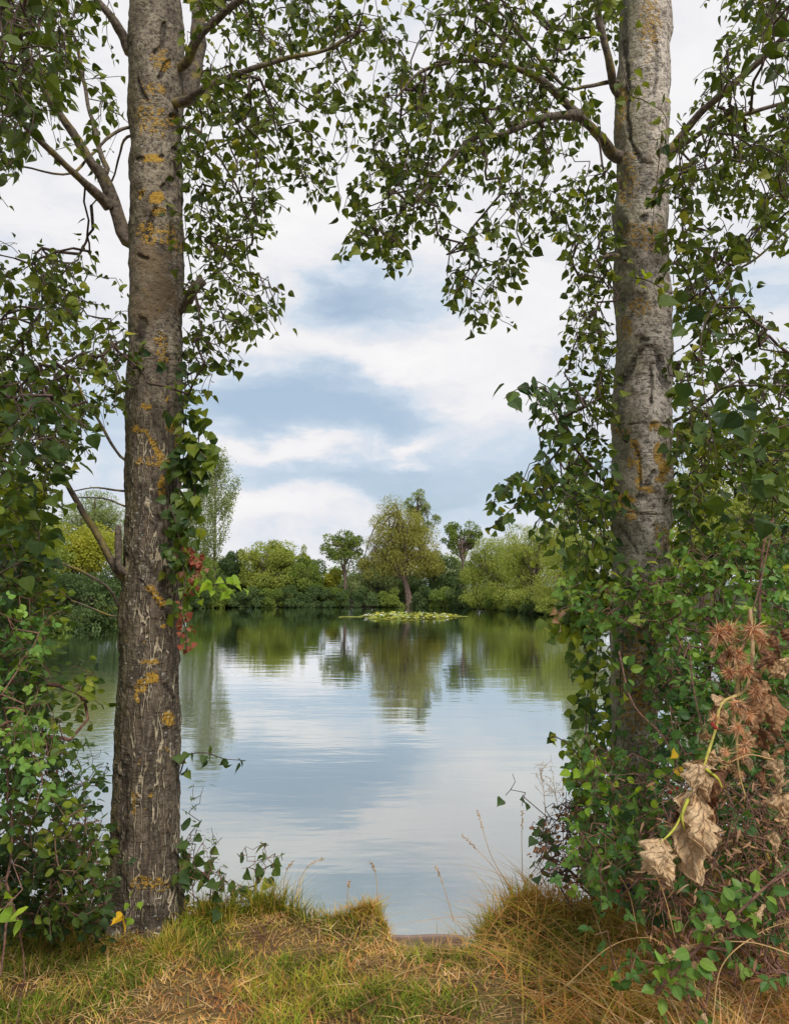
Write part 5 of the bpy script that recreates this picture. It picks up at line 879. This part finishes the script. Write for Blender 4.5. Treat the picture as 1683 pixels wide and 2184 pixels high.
# ------------------------------------------------------------------ grass
def blades(name, P, Hh, lean, curl, wid, mat, rnd, parent=None, kind=None, seg=3):
    """tapering curved blades standing at P; lean (n,2) is how far the tip moves sideways"""
    n = len(P); t = np.linspace(0, 1, seg + 1)[None, :, None]; L = np.concatenate([lean, np.zeros((n, 1))], 1)[:, None]
    H3 = Hh[:, None, None]; up = np.array([0, 0, 1.])
    sp = P[:, None] + up * H3 * (t - curl[:, None, None] * t * t) + L * H3 * t ** 1.6
    sd = nrm(np.cross(L[:, 0] + np.array([.01, .02, 0]), up)); rg = np.random.default_rng(len(P)); sd = nrm(sd + rg.normal(0, .6, sd.shape) * (1, 1, .2)); wv = wid[:, None, None] * (1 - t ** 1.5) * .5
    A = sp - sd[:, None] * wv; B = sp + sd[:, None] * wv; V = np.stack([A, B], 2).reshape(n, -1, 3); k = (seg + 1) * 2
    q = np.array([(2 * i, 2 * i + 1, 2 * i + 3, 2 * i + 2) for i in range(seg)])[None] + (np.arange(n) * k)[:, None, None]
    return mesh(name, V.reshape(-1, 3), q.reshape(-1, 4), mat, parent, False, {'rnd': np.repeat(rnd, k)})
rng = np.random.default_rng(66)
def on_bank(n, x0, x1, y0, y1):
    x = rng.uniform(x0, x1, n); y = rng.uniform(y0, y1, n); s = sdist(x, y, shore); k = s > .02; return x[k], y[k], s[k]
x, y, s = on_bank(210000, -4.2, 4.4, 1.5, 4.6)
keep = (rng.random(len(x)) < np.clip(1.15 - np.abs(x / y) * .35, .35, 1)) & (fbm(xyz(x * 2.6, y * 2.6), 4, 3) + rng.normal(0, .12, len(x)) > -.6) & (np.exp(-((x - .42) / .13) ** 2 - ((y - 3.0) / .55) ** 2) * 1.05 + .35 * np.exp(-((x - .1) / .5) ** 2 - ((y - 2.62) / .08) ** 2) < rng.random(len(x)))
x, y, s = x[keep], y[keep], s[keep]; n = len(x); P = xyz(x, y, ground_h(x, y) - .004); cl = fbm(xyz(x * 7, y * 7), 12, 3); dry = fbm(xyz(x * 1.6, y * 2.2), 21, 3)
g = fbm(xyz(x * 4.5, y * 6), 51, 3); gg = np.clip(.5 + g * 2.6, 0, 1); hh = rng.uniform(.018, .062, n) * (.65 + .75 * gg) * (1 + .5 * (s < .25)); tone = np.clip(np.where(rng.random(n) < gg * .85, .08 + .22 * rng.random(n), .5 + .5 * rng.random(n)) + dry * .5, 0, 1); k = rng.random(n) < .50 + .50 * gg; x, y, s, P, hh, tone = x[k], y[k], s[k], P[k], hh[k], tone[k]; n = len(x)
o = blades('grass', P, hh, rng.normal(0, .75, (n, 2)), rng.uniform(0, .5, n), rng.uniform(.0036, .0075, n), GR, tone); tag(o, kind='stuff')
# flat straw matted into the turf
x, y, s = on_bank(34000, -3.6, 3.8, 1.6, 4.2); k = fbm(xyz(x * 2, y * 2.4), 33, 3) + rng.normal(0, .15, len(x)) > -.05; x, y = x[k], y[k]; n = len(x)
o = blades('dry_grass', xyz(x, y, ground_h(x, y) + rng.uniform(.002, .03, n)), rng.uniform(.008, .026, n), rng.normal(0, 3.6, (n, 2)), rng.uniform(.0, .5, n), rng.uniform(.0028, .0055, n), ST, rng.random(n)); tag(o, kind='stuff')
# long grass, thickening to the right and under the bushes
def long_grass(n, x0, x1, y0, y1, dens, h, seed, name='dry_grass', mat=None, lean=.45):
    global rng; x, y, s = on_bank(n, x0, x1, y0, y1); k = rng.random(len(x)) < dens(x, y, s); x, y = x[k], y[k]; n = len(x); cl = fbm(xyz(x * 5, y * 5), seed, 2)
    o = blades(name, xyz(x, y, ground_h(x, y) - .01), rng.uniform(*h, n) * (1 + cl), rng.normal(0, lean, (n, 2)) + (-.12, -.1), rng.uniform(.2, .8, n), rng.uniform(.0036, .0075, n), mat or GR, np.clip(.50 + rng.normal(0, .3, n) + cl, 0, 1), seg=5); tag(o, kind='stuff')
long_grass(40000, .30, 4.0, 2.0, 4.5, lambda x, y, s: np.clip((x - .30 - .30 * np.clip(3.4 - y, 0, 1)) * 1.8, 0, .95), (.07, .26), 44, lean=.95)
long_grass(6000, .7, 2.4, 2.1, 3.3, lambda x, y, s: np.clip((x - .7) * 2, 0, .9), (.12, .34), 46, mat=ST, lean=.9)
long_grass(9000, .6, 2.4, 2.0, 3.3, lambda x, y, s: np.clip((x - .6) * 2, 0, .9), (.10, .26), 47, name='grass', lean=.8)
long_grass(9000, -4, -.6, 3.3, 4.5, lambda x, y, s: np.clip((y - 3.35) * 1.2, 0, .8) * (x < -1.25) + .25 * (s < .2), (.06, .18), 45)
def tuft(label, x0, x1, y0, y1, n, h, tone, seed, lean=.35, mat=None, wid=(.0035, .0065)):
    r = np.random.default_rng(seed); cx, cy = (x0 + x1) / 2, (y0 + y1) / 2; t = thing('grass_tuft', label, 'grass tuft', (cx, cy, ground_z(cx, cy)), 'tall grass tufts on the bank edge')
    k = max(2, n // 60); c0 = r.uniform((x0, y0), (x1, y1), (k, 2)); i = r.integers(0, k, n); p = c0[i] + r.normal(0, .035, (n, 2)); out = (p - c0[i]) * 5
    blades('blades', xyz(p[:, 0], p[:, 1], np.maximum(ground_h(p[:, 0], p[:, 1]), -.25) - .01), r.uniform(*h, n), out + r.normal(0, lean, (n, 2)), r.uniform(.05, .5, n), r.uniform(*wid, n), mat or GR, np.clip(r.normal(tone, .22, n), 0, 1), t, seg=6)
def X_(x, Y): return float(W(x, 1950, Y)[0])
tuft('green and straw tuft on the bank edge just right of the thick trunk', X_(430, 3.85), X_(500, 3.85), 3.78, 3.9, 900, (.08, .20), .35, 1)
tuft('tall straggly green tuft standing against the water left of the rounded tussock', X_(540, 3.85), X_(650, 3.85), 3.78, 3.92, 1300, (.08, .28), .35, 2)
tuft('rounded dry tussock on the brink left of the gap', X_(715, 3.78), X_(800, 3.78), 3.70, 3.86, 1700, (.04, .11), .62, 3, .6)
tuft('low dry tussock sloping down to the plank', X_(800, 3.72), X_(865, 3.72), 3.66, 3.78, 1100, (.03, .08), .62, 4, .6)
tuft('green clump rooted right of the gap at the plank end', X_(970, 3.75), X_(1040, 3.75), 3.70, 3.86, 1300, (.05, .16), .4, 5, .5)
tuft('bushy straw clump rising beside the water right of the gap', X_(1040, 3.85), X_(1130, 3.85), 3.74, 3.98, 1700, (.08, .24), .6, 6)
tuft('tallest wispy straw clump leaning over the water below the slim dark shoot', X_(1080, 3.95), X_(1200, 3.95), 3.85, 4.12, 500, (.14, .42), .75, 7, .32)
tuft('short green fringe hanging over the right end of the plank', X_(955, 3.64), X_(1010, 3.64), 3.60, 3.70, 700, (.04, .11), .4, 9)
tuft('short straw fringe over the left end of the plank', X_(845, 3.63), X_(880, 3.63), 3.60, 3.67, 450, (.03, .08), .6, 10)
tuft('small grass clump at the foot of the thick trunk', X_(350, 3.6), X_(400, 3.6), 3.45, 3.55, 500, (.05, .13), .45, 8)
# stalks and seed heads
def stalk(label, pts, seed, umbel=False, name='dry_stalk'):
    r = np.random.default_rng(seed); P = smooth_line([W(*p) for p in pts], 30); t = thing(name, label, 'dry stalk', P[0], 'dry stalks at the water edge'); bag = Bag(); add_tube(bag, P, np.linspace(.0022, .0010, 30), 5, .5)
    bag.obj('stem', ST, t); b2 = Bag()
    if umbel:
        for k in range(16):
            i = r.integers(16, 30); d = nrm(r.normal(0, 1, 3) + (0, 0, 1.2)); e = P[i] + d * r.uniform(.03, .08); add_tube(b2, smooth_line([P[i], (P[i] + e) / 2, e], 4), .0008, 3, .3)
            for q in range(4): f = e + r.normal(0, .012, 3); add_tube(b2, smooth_line([e, f], 3), .0007, 3, .3)
    else:
        for k in range(26):
            i = r.integers(20, 30); d = nrm(P[i] - P[i - 1] + r.normal(0, .3, 3)); add_tube(b2, smooth_line([P[i], P[i] + d * .012], 3), np.array([.001, .0018, .0006]), 4, r.random())
    b2.obj('seed_head', ST, t)
for k, a in enumerate([('single bent reddish stalk against the water left of the gap', [(803, 1960, 3.8), (805, 1900, 3.8), (800, 1860, 3.8), (790, 1838, 3.8)], 0), ('thin stalk against the water just right of the gap', [(968, 1965, 3.75), (955, 1920, 3.75), (945, 1885, 3.75), (930, 1848, 3.75)], 0), ('long stalk leaning left from the bushy straw clump', [(1090, 1930, 3.9), (1060, 1860, 3.9), (1020, 1815, 3.9), (985, 1780, 3.9)], 0), ('tallest stalk rising to a point above the straw clump', [(1090, 1900, 3.9), (1050, 1830, 3.9), (1030, 1770, 3.9), (1020, 1730, 3.9)], 0),
  ('branched dead umbel stalk against the white reflection', [(1180, 1850, 3.8), (1165, 1750, 3.8), (1160, 1690, 3.8), (1150, 1640, 3.8)], 1), ('second branched dead stalk right beside the taller umbel stalk', [(1200, 1840, 3.85), (1200, 1760, 3.85), (1185, 1700, 3.85), (1180, 1655, 3.85)], 1), ('dark upright stalk left of the branched umbel stalks', [(1115, 1880, 3.85), (1113, 1800, 3.85), (1114, 1730, 3.85)], 0),
  ('straw stalk left of the rounded tussock', [(640, 1950, 3.85), (632, 1900, 3.85), (655, 1850, 3.85), (690, 1830, 3.85)], 0), ('thin upright grass stalk with a nodding head near the leafy shoots', [(600, 1950, 3.85), (605, 1890, 3.85), (612, 1855, 3.85), (625, 1838, 3.85)], 0), ('short pale stalk on the rounded tussock', [(740, 1940, 3.78), (742, 1900, 3.78), (745, 1880, 3.78)], 0)]): stalk(a[0], a[1], k, a[2])
# arching straws in the bottom right corner
for k, (pts, lb) in enumerate([([(1700, 2040, 2.3), (1600, 2010, 2.3), (1480, 2015, 2.3), (1420, 2050, 2.32)], 'long pale straw arching level over the corner brambles'), ([(1520, 2184, 2.3), (1540, 2060, 2.3), (1620, 1990, 2.3), (1700, 1960, 2.3)], 'long straw curving up to the right edge'), ([(1210, 2100, 2.7), (1300, 2020, 2.65), (1380, 2000, 2.6), (1440, 2030, 2.6)], 'straw arching over the grass left of the corner brambles'), ([(1360, 1990, 2.8), (1340, 1900, 2.8), (1300, 1840, 2.8)], 'pale upright straw in front of the bramble slope'), ([(1440, 2000, 2.6), (1420, 1920, 2.6), (1398, 1865, 2.6)], 'straight straw under the crumpled leaf'), ([(1650, 1620, 2.4), (1600, 1610, 2.4), (1560, 1625, 2.4), (1540, 1640, 2.4)], 'thin straw lying across the withered plant')]):
    stalk(lb, pts, 40 + k, 0, 'dry_straw')
